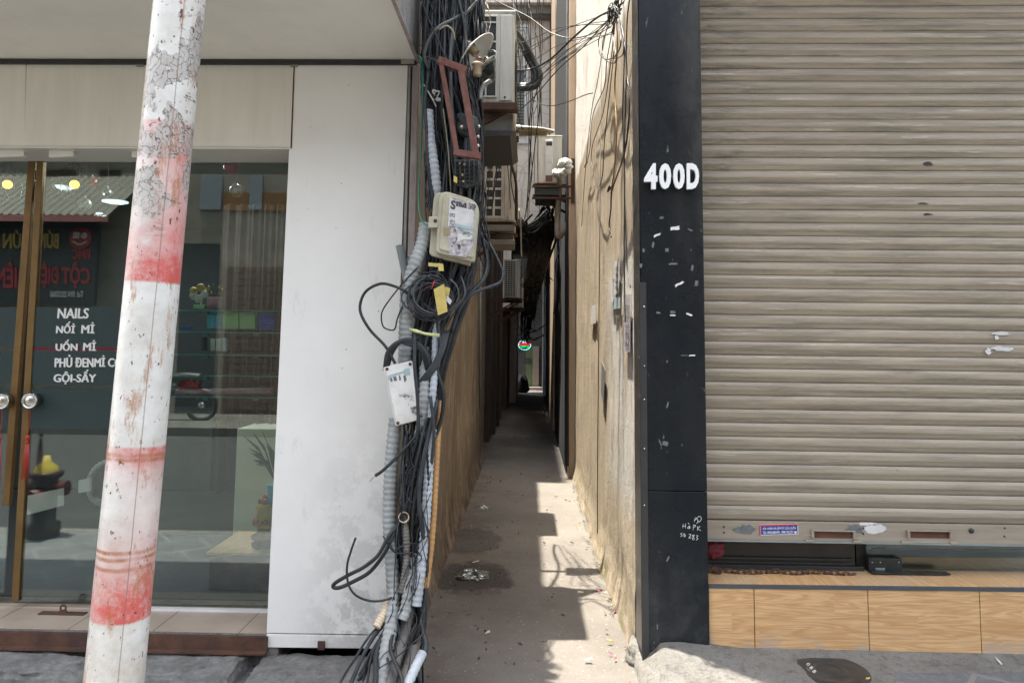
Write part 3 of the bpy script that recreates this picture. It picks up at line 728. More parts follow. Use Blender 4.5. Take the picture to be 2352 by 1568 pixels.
# ---- glass front
YG = 3.93
def gp(u, v): return PY(u, v, YG)
def pane(name, pts, parent, mat='shop_glass', th=.008):
    return MB().slab([gp(*p) for p in reversed(pts)], (0, th, 0)).build(name, mat, parent)
win = thing('shop_window', 'tall fixed glass pane between the striped pole and the white panel', 'window', gp(500, 1390))
pane('pane', [(338, 330), (690, 330), (640, 1392), (334, 1388)], win)
a = gp(334, 1388); b = gp(640, 1394)
MB().box((a.x, YG-.012, ztile), (b.x, YG+.015, ztile+.012)).build('sill_sealant', 'pvc_white', win)
def door(label, pts, gold, handle, tassel, txt):
    d = thing('glass_door', label, 'door', gp(pts[3][0], pts[3][1]))
    pane('pane', pts, d)
    MB().slab([PY(u, v, YG-.010) for u, v in reversed(gold)], (0, .03, 0)).build('gold_edge_frame', 'gold_frame', d, .002)
    c = PY(handle[0], handle[1], YG-.03); xf = Matrix.Translation(c) @ Matrix.Rotation(math.pi/2, 4, 'X')
    h = MB().lathe([(.0001, .03), (.026, .03), (.030, .026), (.032, .034), (.038, .034), (.039, .02), (.036, -.02), (.0001, -.02)], xf, 28).build('handle', 'steel', d)
    t0 = c+Vector((0, -.02, -.036)); mb = MB()
    mb.tube(cr([t0, t0+Vector((.003, 0, -.06)), t0+Vector((-.002, 0, -.13))]), .0016, 5)
    k = t0+Vector((-.002, 0, -.145)); mb.sphere(k, .012, 10, (1, .6, 1.1)); mb.sphere(k+Vector((0, 0, -.022)), .008, 8)
    for i in range(9):
        x = (i-4)*.0018; mb.tube([k+Vector((x, 0, -.02)), k+Vector((x*2.0, 0, -.11)), k+Vector((x*(2.2+R.random()), 0, -.19-.05*R.random()))], .0013, 4)
    mb.build('red_tassel', 'plastic_red', d)
    return d
dl = door('left leaf of the glass door, cut by the picture edge, with round steel handle', [(-130, 330), (68, 330), (8, 1362), (-190, 1360)], [(66, 338), (82, 338), (20, 1160), (4, 1160)], (12, 921), None, None)
dr = door('right leaf of the glass door with white vinyl lettering, behind the striped pole', [(84, 330), (336, 330), (332, 1386), (30, 1382)], [(86, 338), (101, 338), (42, 1380), (26, 1380)], (76, 920), None, None)
# vinyl film bands and lettering on the right leaf, in the plane just before the glass
YV = YG-.004
for (v0, v1) in ((705, 796), (806, 884), (894, 984)):
    MB().slab([PY(u, v, YV) for u, v in ((74-(v1-345)*.06+22, v1), (300, v1), (300, v0), (74-(v0-345)*.06+22, v0))], (0, .002, 0)).build('frosted_film', 'film_teal', dr)
    MB().slab([PY(u, v, YV) for u, v in ((-40, v1), (40-(v1-700)*.06, v1), (40-(v0-700)*.06, v0), (-40, v0))], (0, .002, 0)).build('frosted_film', 'film_teal', dl)
MB().slab([PY(u, v, YV) for u, v in ((74, 805), (300, 805), (300, 797), (74, 797))], (0, .002, 0)).build('red_stripe', 'film_red', dr)
def vinyl(body, pts, bold=.02): text('lettering', body, [PY(u, v, YV-.003) for u, v in pts], 'vinyl_white', dr, 0, heavy=((.0026, 0), (-.0026, 0), (.0013, .0012), (-.0013, -.0012)))
vinyl('NAILS', [(134, 708), (204, 708), (202, 731), (132, 731)])
vinyl('NỐİ', [(131, 739), (173, 739), (171, 765), (129, 765)]); vinyl('Mİ', [(189, 740), (217, 740), (216, 765), (187, 765)])
vinyl('UỐN', [(129, 780), (178, 780), (177, 805), (128, 805)]); vinyl('Mİ', [(193, 781), (220, 781), (220, 805), (191, 805)])
vinyl('PHỦ ĐEN', [(127, 815), (214, 815), (214, 843), (126, 843)]); vinyl('Mİ CONG', [(218, 816), (312, 816), (312, 842), (217, 842)])
vinyl('GỘI-SẤY', [(125, 849), (221, 849), (219, 882), (123, 882)])
# strip hung from the fascia over the doors
for (u0, u1) in ((-30, 54), (112, 168), (302, 340)):
    MB().slab([PY(u0, 361, YP+.05), PY(u1, 359, YP+.05), PY(u1, 330, YP+.05), PY(u0, 330, YP+.05)], (0, .02, 0)).build('door_head_bracket', 'soffit_cream', shop, .001)

# ---- interior
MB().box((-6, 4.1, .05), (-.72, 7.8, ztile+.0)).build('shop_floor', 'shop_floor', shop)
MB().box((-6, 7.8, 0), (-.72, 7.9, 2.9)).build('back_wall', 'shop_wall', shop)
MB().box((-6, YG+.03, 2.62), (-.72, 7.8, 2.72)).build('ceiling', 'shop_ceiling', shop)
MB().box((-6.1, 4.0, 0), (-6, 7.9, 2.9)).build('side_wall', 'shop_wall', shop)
# curtain at the back right of the window: folded brown cloth
mb = MB(); vs = []; n = 150; xa, xb = PY(500, 700, 5.2).x, PY(655, 700, 5.2).x; zc0 = PY(580, 1130, 5.2).z; zc1 = PY(580, 470, 5.2).z
for i in range(n+1):
    s = i/n; x = xa+(xb-xa)*s; y = 5.2+.035*math.sin(s*34)+.015*math.sin(s*71+1)
    vs += [(x, y, zc0), (x, y, zc1)]
mb.add(vs, [(2*i, 2*i+2, 2*i+3, 2*i+1) for i in range(n)], True)
tag(mb.build('curtain', 'curtain_brown'), 'brown pleated curtain hanging behind the glass shelves', 'curtain')
# counter
mb = MB(); a = PY(535, 1209, 4.9); b = PY(648, 985, 4.9); mb.box((a.x, 4.9, ztile), (b.x+.3, 5.3, b.z)); 
tag(mb.build('counter', 'counter_cream', None, .004), 'pale green cream counter block standing behind the shop window', 'counter')
# low plywood plinth with statue
p0 = PY(470, 1315, 4.25); pl = thing('wooden_plinth', 'low plywood plinth with brown front on the shop floor by the white panel', 'plinth', (p0.x+.2, 4.35, ztile))
xx0 = PY(480, 1300, 4.25).x; xx1 = PY(650, 1300, 4.25).x; zt_ = PY(480, 1268, 4.25).z
MB().box((xx0, 4.26, ztile), (xx1, 4.7, zt_-.014)).build('front_board', 'wood_dark', pl)
MB().box((xx0-.02, 4.25, zt_-.012), (xx1, 4.72, zt_)).build('plywood_top', 'wood_tile_top', pl)
st = thing('altar_ornament', 'yellow and red ceramic ornament on a turned wooden stand, on the plywood plinth', 'ornament', PY(610, 1265, 4.35))
c = PY(610, 1268, 4.36); c.z = zt_
MB().lathe([(.05, 0), (.075, .012), (.078, .03), (.06, .04), (.082, .055), (.082, .07), (.055, .082), (.045, .11), (.0001, .11)], Matrix.Translation(c), 24).build('stand', 'wood_dark', st)
mb = MB(); mb.lathe([(.05, .11), (.075, .13), (.06, .16), (.055, .20), (.065, .235), (.03, .26), (.0001, .26)], Matrix.Translation(c), 24); mb.build('body', 'ceramic_yellow', st)
mb = MB()
for i in range(14):
    a_ = i*2*math.pi/14; mb.sphere(c+Vector((.06*math.cos(a_), .06*math.sin(a_), .14+.01*(i % 2))), .018, 8)
for i in range(8):
    a_ = i*2*math.pi/8; mb.sphere(c+Vector((.035*math.cos(a_), .035*math.sin(a_), .255)), .02, 8)
mb.sphere(c+Vector((0, 0, .27)), .03, 10); mb.build('petals', 'ceramic_red', st)
# potted plant leaf beside counter edge
pp = thing('potted_plant', 'leafy plant in a turquoise pot at the right edge of the shop window', 'plant', PY(640, 1140, 4.3))
c = PY(634, 1150, 4.34)
MB().lathe([(.03, -.25), (.03, -.02), (.045, 0), (.05, .09), (.046, .09), (.0001, .08)], Matrix.Translation(c), 18).build('pot', 'pack_teal', pp)
mb = MB()
for i in range(16):
    a_ = R.uniform(math.pi*.4, math.pi*1.5); L = R.uniform(.10, .26); h = R.uniform(.05, .32)
    b0 = c+Vector((0, 0, .09)); t = b0+Vector((math.cos(a_)*L*.8, math.sin(a_)*L*.3, h)); m_ = b0.lerp(t, .5)+Vector((0, 0, .05)); w = Vector((-math.sin(a_), 0, math.cos(a_)))*.018
    mb.add([b0, m_+w, t, m_-w], [(0, 1, 2, 3)])
mb.build('leaves', 'leaf_green', pp)
# glass shelf rack
rack = thing('glass_shelf_rack', 'five glass shelves on clips behind the shop window, right of the pole', 'shelf', PY(520, 910, 4.15))
for v, u0 in ((711, 404), (760, 400), (812, 396), (860, 392), (908, 388)):
    a = PY(u0-30, v, 4.0); b = PY(650, v+3, 4.0)
    MB().box((a.x, 4.0, a.z-.006), (b.x, 4.24, a.z)).build('glass_shelf', 'shelf_glass', rack)
    MB().box((a.x, 3.995, a.z-.008), (b.x, 3.999, a.z+.001)).build('shelf_edge', 'glass_edge', rack)
    for u in (470, 586):
        q = PY(u, v+7, 4.01); MB().box((q.x-.014, 4.01, q.z-.010), (q.x+.014, 4.04, q.z+.006)).build('shelf_clip', 'glass_edge', rack, .002)
a = PY(407, 712, 3.995); b = PY(392, 930, 3.995); MB().tube([a, b], .004, 6).build('rack_post', 'glass_edge', rack)
def shelf_item(name, label, cat, rects, mat, Y=4.03, th=.04, group=None):
    o = MB()
    for r in rects: o.slab([PY(r[0], r[3], Y), PY(r[2], r[3], Y), PY(r[2], r[1], Y), PY(r[0], r[1], Y)], (0, th, 0))
    return tag(o.build(name, mat, None, .002), label, cat, group)
zsh = {}
shelf_item('paper_pack', 'teal round topped pack leaning on the second glass shelf', 'package', [(475, 722, 508, 754), (481, 716, 508, 722)], 'pack_teal')
shelf_item('paper_pack', 'green card pack beside the teal one on the second glass shelf', 'package', [(511, 715, 547, 755)], 'pack_green')
shelf_item('paper_pack', 'green card pack beside the blue one on the second glass shelf', 'package', [(550, 715, 586, 755)], 'pack_green')
shelf_item('paper_pack', 'dark blue card pack at the right end of the second glass shelf', 'package', [(593, 717, 630, 757)], 'pack_blue')
shelf_item('blue_case', 'small bright blue case at the left end of the second glass shelf', 'case', [(413, 749, 436, 756)], 'pack_blue')
shelf_item('small_box', 'dark and white striped small box on the third glass shelf', 'box', [(462, 774, 470, 806)], 'pack_dark'); 
shelf_item('small_box', 'cream box pair standing on the third glass shelf', 'box', [(483, 777, 494, 806), (496, 777, 507, 806)], 'flower_white')
shelf_item('clear_bottle', 'clear bottle with white label on the third glass shelf', 'bottle', [(511, 775, 520, 807)], 'window_frame')
# flowers on the top shelf
fl = thing('balloon_flower', 'white and yellow ball flower on a green block, on the top glass shelf', 'ornament', PY(460, 708, 4.06))
a = PY(460, 709, 4.06); MB().box((a.x-.03, 4.04, a.z), (a.x+.03, 4.10, a.z+.022)).build('base', 'pack_green', fl, .002)
MB().tube([a, a+Vector((0, .02, .09))], .004, 6).build('stem', 'flower_white', fl)
for (u, v, m_) in ((445, 668, 'flower_yellow'), (461, 660, 'flower_yellow'), (470, 675, 'flower_white'), (444, 679, 'flower_white'), (456, 686, 'flower_white')):
    MB().sphere(PY(u, v, 4.06), .021, 14).build('ball', m_, fl)
vp = thing('pink_vase', 'pink ribbed pot with small yellow flowers on the top glass shelf', 'vase', PY(491, 708, 4.06))
c = PY(491, 709, 4.08); MB().lathe([(.0001, 0), (.034, 0), (.038, .06), (.0375, .062), (.034, .058), (.0001, .055)], Matrix.Translation(c), 22).build('pot', 'pack_pink', vp)
mb = MB(); m2 = MB()
for i in range(22):
    t = c+Vector((R.uniform(-.06, .06), R.uniform(-.02, .02), R.uniform(.08, .14))); mb.tube([c+Vector((0, 0, .05)), t], .0012, 4)
    if i % 3 == 0: m2.sphere(t, .007, 6)
mb.build('stems', 'leaf_green', vp); m2.build('blossoms', 'flower_yellow', vp)
# pink tube of wrapping on the bottom shelf + red foil thing
mb = MB(); mb.tube(cr([PY(405, 902, 4.06), PY(470, 900, 4.06), PY(625, 898, 4.06)]), .018, 12); tag(mb.build('wrapping_roll', 'pack_pink'), 'long pink wrapped roll lying on the lowest glass shelf', 'roll')
o = blob('foil_balloon', PY(437, 882, 4.06), .045, (1.3, .5, .45), .7, 'ball_red', 5, 'crumpled red foil balloon on the lowest glass shelf', 'balloon')
# pendant lamps with wire cages
def pendant(u, v, Y, label):
    c = PY(u, v, Y); t = thing('pendant_lamp', label, 'lamp', c, 'wire cage pendant lamps')
    ztop = 2.62
    MB().lathe([(.0001, .17), (.018, .17), (.022, .15), (.024, .05), (.0001, .05)], Matrix.Translation(c), 16).build('lamp_holder', 'black_plastic', t)
    MB().tube([c+Vector((0, 0, .16)), Vector((c.x, c.y, max(ztop, c.z+.2)))], .003, 5).build('cord', 'black_plastic', t)
    mb = MB(); n = 8
    w = [c+Vector((.145*math.cos(2*math.pi*i/n), .145*math.sin(2*math.pi*i/n), .012)) for i in range(n)]
    lo = [c+Vector((.085*math.cos(2*math.pi*(i+.5)/n), .085*math.sin(2*math.pi*(i+.5)/n), -.085)) for i in range(n)]
    tp = [c+Vector((.016*math.cos(2*math.pi*i/n), .016*math.sin(2*math.pi*i/n), .155)) for i in range(n)]
    for i in range(n):
        for a_, b_ in ((w[i], w[(i+1) % n]), (w[i], lo[i]), (w[(i+1) % n], lo[i]), (lo[i], lo[(i+1) % n]), (w[i], tp[i])): mb.tube([a_, b_], .0022, 4)
    mb.build('wire_cage', 'black_plastic', t)
    b = MB(); b.sphere(c, .028, 16, (1, 1, .95)); b.build('bulb', 'bulb_warm', t)
pendant(17, 424, 4.75, 'caged pendant lamp with lit bulb behind the left door leaf')
pendant(171, 424, 4.75, 'caged pendant lamp with lit bulb behind the right door leaf')
pendant(306, 410, 5.5, 'caged pendant lamp half hidden by the striped pole')
for (u, v, Y, r, m_, lab) in ((531, 384, 4.08, .038, 'ball_red', 'red bauble hanging in the window right of the pole'), (543, 438, 4.08, .037, 'ball_silver', 'faceted silver bauble hanging below the red one in the window'),
    (193, 470, 4.1, .038, 'ball_silver', 'patterned silver bauble below the right caged lamp'), (246, 443, 4.6, .030, 'clear_plastic', 'clear bauble hanging right of the caged lamp'),
    (210, 418, 4.2, .029, 'ball_red', 'red bauble hanging beside the right caged lamp')):
    c = PY(u, v, Y); t = thing('bauble', lab, 'bauble', c, 'baubles in the salon window'); MB().sphere(c, r, 18).build('ball', m_, t)
    MB().lathe([(.006, 0), (.007, .012), (.0001, .012)], Matrix.Translation(c+Vector((0, 0, r))), 8).tube([c+Vector((0, 0, r)), Vector((c.x, c.y, max(2.62, c.z+.1)))], .0009, 4).build('cap_and_thread', 'grey_metal', t)
for (u, v, Y, w) in ((150, 372, 5.6, .07), (268, 406, 6.2, .10), (236, 364, 6.8, .03)):
    c = PY(u, v, Y); c.z = 2.612; MB().lathe([(.0001, 0), (w, 0), (w, .01), (.0001, .01)], Matrix.Translation(c), 20).build('ceiling_downlight', 'downlight', shop)
# tinsel garland along the glass head
mb = MB()
for i in range(1500):
    u = R.uniform(180, 668); c = PY(u, R.uniform(344, 352), 4.02); d = Vector((R.uniform(-.02, .02), R.uniform(-.02, .02), -abs(R.gauss(.012, .016))))
    w = Vector((.0022, 0, .001)); mb.add([c-w, c+w, c+d], [(0, 1, 2)])
mb.tube([PY(160, 345, 4.02), PY(672, 346, 4.02)], .012, 6)
tag(mb.build('tinsel_garland', 'tinsel'), 'dark green tinsel garland along the head of the shop window', 'garland')
# papers and duct low behind the door
tag(MB().slab([PY(62, 1182, 4.35), PY(146, 1160, 4.35), PY(146, 1120, 4.35), PY(62, 1138, 4.35)], (0, .005, 0)).build('card_sheet', 'fascia_light'), 'pale card sheet with a hole behind the glass door', 'card')
tag(MB().slab([PY(180, 1132, 4.5), PY(206, 1127, 4.5), PY(206, 1098, 4.5), PY(180, 1103, 4.5)], (0, .02, 0)).build('socket_plate', 'pvc_white'), 'white socket plate on the wall low behind the glass door', 'socket')
conduit([PY(250, 1060, 4.6), PY(222, 1075, 4.6), PY(205, 1110, 4.6), PY(215, 1145, 4.6), PY(250, 1160, 4.6), PY(300, 1158, 4.6)], .022, 'conduit_grey', 'drain_hose', 'grey ribbed drain hose curling on the salon floor behind the pole', None)
# three back-wall shelves / mirror shapes to give the room depth
mb = MB(); a = PY(0, 985, 7.0); 
tag(MB().box((-4.9, 6.9, ztile), (-2.4, 7.4, .85)).build('wash_basin_unit', 'shop_wall', None, .01), 'long dim wash unit along the back of the salon', 'cabinet')

# ---- kerb stones before the shop
rough_box('kerb_stone', (-2.9, 3.42, -.10), (PY(548, 1500, 3.5).x, YP-.015, .064), .021, .015, 9, 'kerb_rock', 1)
tag(bpy.data.objects['kerb_stone'], 'long rough grey kerb stone under the rusty beam, behind the pole', 'kerb stone', 'rough kerb stones before the shop')
o = rough_box('kerb_stone', (PY(578, 1500, 3.5).x, 3.34, -.10), (PY(905, 1500, 3.4).x, YP+.03, .060), .021, .014, 9, 'kerb_rock', 2)
tag(o, 'rough grey kerb stone carrying the foot of the white panel', 'kerb stone', 'rough kerb stones before the shop')
o = rough_box('kerb_stone', (-5.6, 3.42, -.10), (-2.93, YP-.015, .06), .06, .018, 5, 'kerb_rock', 3)
tag(o, 'rough grey kerb stone at the left edge of the picture', 'kerb stone', 'rough kerb stones before the shop')
for i in range(26):
    p = PZ(R.uniform(330, 830), R.uniform(1536, 1566), .004)
    blob('gravel_chip', p, R.uniform(.004, .010), (1.4, 1, .6), .6, R.choice(['litter_dark', 'kerb_rock', 'litter_white', 'petal_pink']), i, 'small chip of stone or litter on the pavement below the kerb stones', 'chip', 'chips on the pavement before the kerb stones', 8)
# ------------------------------------------------------------------ right house
YR = 3.60
rb = thing('shuttered_house', 'house with black stone pillar, beige roller shutter and wood tiled step', 'building', (2, 4, 0))
# black pillar
zt4 = 4.2
def ext(u0, v0, u1, v1, Y, z):   # continue a leaning edge upward to height z
    a, b = PY(u0, v0, Y), PY(u1, v1, Y); return a+(b-a)*((z-a.z)/(b.z-a.z))
pf = [PY(1478, 1472, YR), PY(1629, 1470, YR), ext(1629, 1470, 1608, 0, YR, zt4), ext(1478, 1472, 1467, 0, YR, zt4)]
zj = PY(1550, 1127, YR).z
def pz(a, b, z): return a+(b-a)*((z-a.z)/(b.z-a.z))
lo = [pf[0]+Vector((0, 0, -.05)), pf[1]+Vector((0, 0, -.05)), pz(pf[1], pf[2], zj-.002), pz(pf[0], pf[3], zj-.002)]
hi = [pz(pf[0], pf[3], zj+.002), pz(pf[1], pf[2], zj+.002), pf[2], pf[3]]
pill = thing('stone_pillar', 'polished black stone pillar carrying the house number 400D', 'pillar', pf[0])
MB().slab(lo, (0, .135, 0)).build('lower_slab', 'pillar_black', pill, .002)
MB().slab(hi, (0, .135, 0)).build('upper_slab', 'pillar_black', pill, .002)
# side edge strips: metal profile and dark return on the alley side
MB().slab([pf[0]+Vector((-.003, .006, -.05)), pf[0]+Vector((-.003, .20, -.05)), pf[3]+Vector((-.003, .20, 0)), pf[3]+Vector((-.003, .006, 0))], (-.004, 0, 0)).build('side_slab', 'side_stone', pill)
zz = PY(1474, 648, YR-.004).z; a_, b_ = pz(pf[0], pf[3], .05), pz(pf[0], pf[3], zz)
MB().slab([a_+Vector((-.006, -.006, 0)), a_+Vector((.024, -.006, 0)), b_+Vector((.024, -.006, 0)), b_+Vector((-.006, -.006, 0))], (0, .0045, 0)).build('metal_angle', 'dark_metal', pill)
for v in (705, 840, 917, 1030, 1160):
    p = PY(1480, v, YR-.012); MB().sphere(p, .004, 8).build('screw', 'steel', pill)
# number
for ch_, ua, ub in (('4', 1479, 1509), ('0', 1513, 1540), ('0', 1545, 1571), ('D', 1576, 1604)):
    text('house_digit' if ch_ != 'D' else 'house_letter', ch_, [PY(ua, 377, YR-.022), PY(ub, 377, YR-.022), PY(ub, 436, YR-.022), PY(ua, 436, YR-.022)], 'white_letter', pill, .045, .018)
# scuffs & tape remains as thin flakes
for (u, v, w, h, a) in ((1510, 540, 16, 5, -20), (1500, 562, 5, 14, 10), (1550, 524, 20, 8, -5), (1585, 528, 12, 4, 25), (1532, 574, 9, 8, 0), (1546, 606, 20, 6, -4), (1590, 616, 5, 18, 10), (1600, 650, 7, 16, 10), (1560, 652, 22, 5, -30), (1520, 500, 10, 6, 0), (1545, 717, 12, 7, 5), (1545, 724, 12, 4, 0), (1583, 722, 14, 4, 20), (1512, 718, 10, 4, 10), (1528, 1018, 14, 9, 10), (1590, 816, 14, 3, 0), (1572, 816, 16, 2, 0), (1533, 930, 4, 16, 15), (1534, 1283, 4, 12, 25), (1510, 1440, 3, 14, -3), (1478, 575, 5, 10, 0), (1472, 610, 6, 12, 5)):
    c = PY(u, v, YR-.0025); m_ = Matrix.Rotation(rad(a), 3, 'Y'); k = YR/FPX
    pts = [Vector((x_*w*.5*k*(1+.2*R.uniform(-1, 1)), 0, z_*h*.5*k*(1+.35*R.uniform(-1, 1)))) for x_, z_ in ((-1, -1), (-.3, -.8), (.4, -1), (1, -.7), (.9, .2), (1, 1), (.2, .8), (-.5, 1), (-1, .6), (-.9, -.2))]
    MB().slab([c+m_ @ p for p in pts], (0, .0015, 0)).build('tape_scrap', 'scuff_grey' if (u*7+v) % 11 else 'chalk_white', pill)
# chalk writing
def gline(pts): return [PY(u, v, YR-.003) for u, v in pts]
strokes('chalk_writing', [gline(l) for l in (
    [(1594, 1198), (1598, 1188), (1603, 1196), (1600, 1202)], [(1596, 1194), (1606, 1185), (1611, 1190), (1606, 1198), (1602, 1192)],
    [(1569, 1203), (1568, 1212)], [(1575, 1202), (1574, 1213)], [(1569, 1208), (1575, 1207)], [(1583, 1207), (1579, 1212), (1583, 1213), (1584, 1207), (1585, 1213)], [(1580, 1200), (1583, 1203)],
    [(1592, 1217), (1593, 1205), (1598, 1207), (1593, 1211)], [(1602, 1208), (1602, 1218)], [(1608, 1208), (1603, 1213), (1610, 1218)],
    [(1567, 1224), (1563, 1225), (1567, 1229), (1563, 1232)], [(1571, 1224), (1571, 1232), (1575, 1229), (1571, 1226)],
    [(1582, 1226), (1587, 1227), (1582, 1235), (1588, 1234)], [(1595, 1228), (1590, 1229), (1595, 1237), (1590, 1238), (1595, 1228)], [(1600, 1228), (1603, 1230), (1600, 1233), (1603, 1236), (1599, 1240)])], 'chalk_white', pill, .0011)
# step with wood tiles
zstep = PY(1640, 1351, YR+.02).z; xs0 = pf[1].x+.004
ys = YR+.02
us = [1632, 1733, 1995, 2252, 2400, 2700]
# black trim strip along the edge
fa = PY(1632, 1350, ys); fb = PY(2352, 1358, ys)
zf = lambda x: fa.z+(fb.z-fa.z)*(x-fa.x)/(fb.x-fa.x)
tl = thing('wood_tiled_step', 'raised step faced with wood pattern tiles under the roller shutter', 'step', (2, ys, 0))
cuts = [PY(u, 1420, ys).x for u in us]; cuts[0] = xs0
for i in range(len(cuts)-1):
    a, b = cuts[i]+.0018, cuts[i+1]-.0018
    MB().slab([Vector((a, ys, .02)), Vector((b, ys, .02)), Vector((b, ys, zf(b))), Vector((a, ys, zf(a)))], (0, .012, 0)).build('riser_tile', 'wood_tile', tl, .001)
MB().box((xs0, ys+.006, 0), (3.9, 4.6, zstep-.02)).build('step_core', 'grout_dark', tl)
MB().slab([Vector((xs0, ys-.004, zf(xs0)+.001)), Vector((3.9, ys-.004, zf(3.9)+.001)), Vector((3.9, ys-.004, zf(3.9)+.014)), Vector((xs0, ys-.004, zf(xs0)+.014))], (0, .02, 0)).build('dark_nosing', 'grout_dark', tl)
ztop = zstep+.015
MB().slab([Vector((xs0, ys+.016, zf(xs0))), Vector((3.9, ys+.016, zf(3.9))), Vector((3.9, ys+.016, zf(3.9)+.016)), Vector((xs0, ys+.016, zf(xs0)+.016))], (0, .9, 0)).build('tread', 'wood_tile_top', tl)
# shutter
YS = 3.765
sh = thing('roller_shutter', 'dusty beige roller shutter almost closed, with two pull handles', 'shutter', (2.2, YS, .5))
A = PY(1602, -30, YS); ztops = [(-30)]
seams = [y/1.7143 for y in (-21, 29, 79, 126, 178, 227, 277, 328, 376, 426, 476, 525, 574, 625, 678, 730, 781, 829, 880, 932, 980, 1030, 1083, 1138, 1186, 1239, 1290, 1344, 1396, 1450, 1504, 1555, 1606, 1661, 1714, 1768, 1823, 1877, 1931, 1987, 2043)]
xl = pf[3].x+.20; xrr = 4.0
zs_l = [PY(1615, v, YS).z for v in seams]
def zright(z): return z-.0075*(xrr-xl)*(1 if z < 2.2 else 1+.0*(z-2.2))
# even out the spacing
n = len(zs_l); z_a, z_b = zs_l[0], zs_l[-1]; zs_l = [z_a+(z_b-z_a)*i/(n-1) for i in range(n)]
mb = MB(); sp = (z_a-z_b)/(n-1)
prof = [(0.0, .0), (.08, -.0025), (.22, -.006), (.42, -.0078), (.55, -.0078), (.70, -.0045), (.88, -.0015), (.955, .001), (.962, .008), (1.0, .008)]
pts = []
while z_a < 3.9:
    z_a += sp; zs_l.insert(0, z_a)
for z in zs_l[:-1]:
    for f, d in prof: pts.append((YS+d, z-f*sp))
slope = -.0028
segx = [xl+(xrr-xl)*i/12 for i in range(13)]
vs = [(x, y+.0015*math.sin(x*3+z*5), z+slope*(x-xl)*(-1 if z > 2.2 else .3)) for y, z in pts for x in segx]
m = len(segx); mb.add(vs, [(j*m+i, (j+1)*m+i, (j+1)*m+i+1, j*m+i+1) for j in range(len(pts)-1) for i in range(m-1)], False)
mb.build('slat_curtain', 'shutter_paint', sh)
zl = zs_l[-1]; zb_ = PY(1700, 1238, YS).z
MB().box((xl, YS-.012, zb_), (xrr, YS+.012, zl-.0025)).build('bottom_rail', 'shutter_paint', sh, .002)
MB().box((xl, YS-.022, zb_-.006), (xrr, YS+.014, zb_+.001)).build('rail_lip', 'galvanised', sh)
for (u0, u1) in ((1868, 1958), (2088, 2180)):
    a = PY(u0, 1216, YS-.014); b = PY(u1, 1236, YS-.014)
    mb = MB(); mb.box((a.x, YS-.03, a.z-.004), (b.x, YS-.012, a.z)); mb.box((a.x-.012, YS-.026, b.z), (a.x, YS-.012, a.z)); mb.box((b.x, YS-.026, b.z), (b.x+.012, YS-.012, a.z)); mb.box((a.x-.04, YS-.026, zb_-.001), (a.x, YS-.012, zb_+.008)); mb.box((b.x, YS-.026, zb_-.001), (b.x+.04, YS-.012, zb_+.008))
    h = mb.build('pull_handle', 'shutter_paint', sh, .001)
    MB().box((a.x+.001, YS-.0135, b.z), (b.x-.001, YS-.0125, a.z-.005)).build('handle_recess', 'wood_dark', h)
for (u, v) in ((1663, 1209), (1663, 1222), (1983, 1212), (1983, 1225), (2308, 1212), (2307, 1231), (2373, 1214)):
    p = PY(u, v, YS-.013); MB().sphere(p, .0045, 8).build('rivet', 'rust_metal', sh)
p = PY(2231, 1218, YS-.014); MB().lathe([(.0001, .004), (.011, .004), (.012, 0), (.012, -.004)], Matrix.Translation(p) @ Matrix.Rotation(math.pi/2, 4, 'X'), 18).build('lock_cylinder', 'dark_metal', sh)
def flake(u, v, w, h, mat, par=sh, Y=YS-.0140, n=13, j=.45, nm='sticker_remains'):
    c = PY(u, v, Y); k = Y/FPX
    pts = [c+Vector((math.cos(q)*w*.5*k*(1+j*R.uniform(-1, .6)), 0, math.sin(q)*h*.5*k*(1+j*R.uniform(-1, .6)))) for q in [i*2*math.pi/n for i in range(n)]]
    MB().slab(pts, (0, .001, 0)).build(nm, mat, par)
flake(1965, 1214, 42, 22, 'scuff_grey'); flake(2010, 1215, 44, 26, 'paper_white'); flake(1990, 1203, 50, 8, 'flower_white'); flake(1712, 1214, 50, 22, 'scuff_grey')
flake(2300, 766, 42, 8, 'paper_white', Y=YS-.0132); flake(2290, 776, 12, 10, 'paper_white', Y=YS-.0132); flake(2300, 801, 48, 13, 'paper_white', Y=YS-.0132); flake(2270, 806, 14, 16, 'paper_white', Y=YS-.0132)
flake(2132, 376, 24, 9, 'litter_dark', Y=YS-.0132); flake(2120, 467, 26, 4, 'litter_dark', Y=YS-.0132); flake(2130, 492, 28, 4, 'litter_dark', Y=YS-.0132)
# blue sticker
M('sticker_blue', (.025, .045, .22), .4, var=.1)
sk = [PY(1744, 1204, YS-.0142), PY(1833, 1202, YS-.0142), PY(1834, 1227, YS-.0142), PY(1744, 1229, YS-.0142)]
s0 = MB().slab(list(reversed(sk)), (0, .001, 0)).build('sticker', 'paper_white', sh)
MB().slab([PY(1744, 1229, YS-.0145), PY(1747, 1229, YS-.0145), PY(1747, 1208, YS-.0145), PY(1833, 1206, YS-.0145), PY(1833, 1203, YS-.0145), PY(1744, 1205, YS-.0145)], (0, .0002, 0)).build('red_border', 'sign_red', s0)
si = [(1748, 1208), (1831.5, 1206), (1832, 1225), (1748, 1227)]
MB().slab([PY(u, v, YS-.0148) for u, v in reversed(si)], (0, .0002, 0)).build('blue_field', 'sticker_blue', s0)
text('lettering', 'SỬA CHỮA VÀ LẮP ĐẶT CỬA CUỐN', [PY(u, v, YS-.0152) for u, v in ((1752, 1208.5), (1828, 1207), (1828, 1215.5), (1752, 1217))], 'sign_white', s0, .02)
text('lettering', 'TEL: 0943.400.470 - 0981.962.251', [PY(u, v, YS-.0152) for u, v in ((1752, 1219.5), (1822, 1217.5), (1822, 1224), (1752, 1225.5))], 'sign_white', s0, .02)
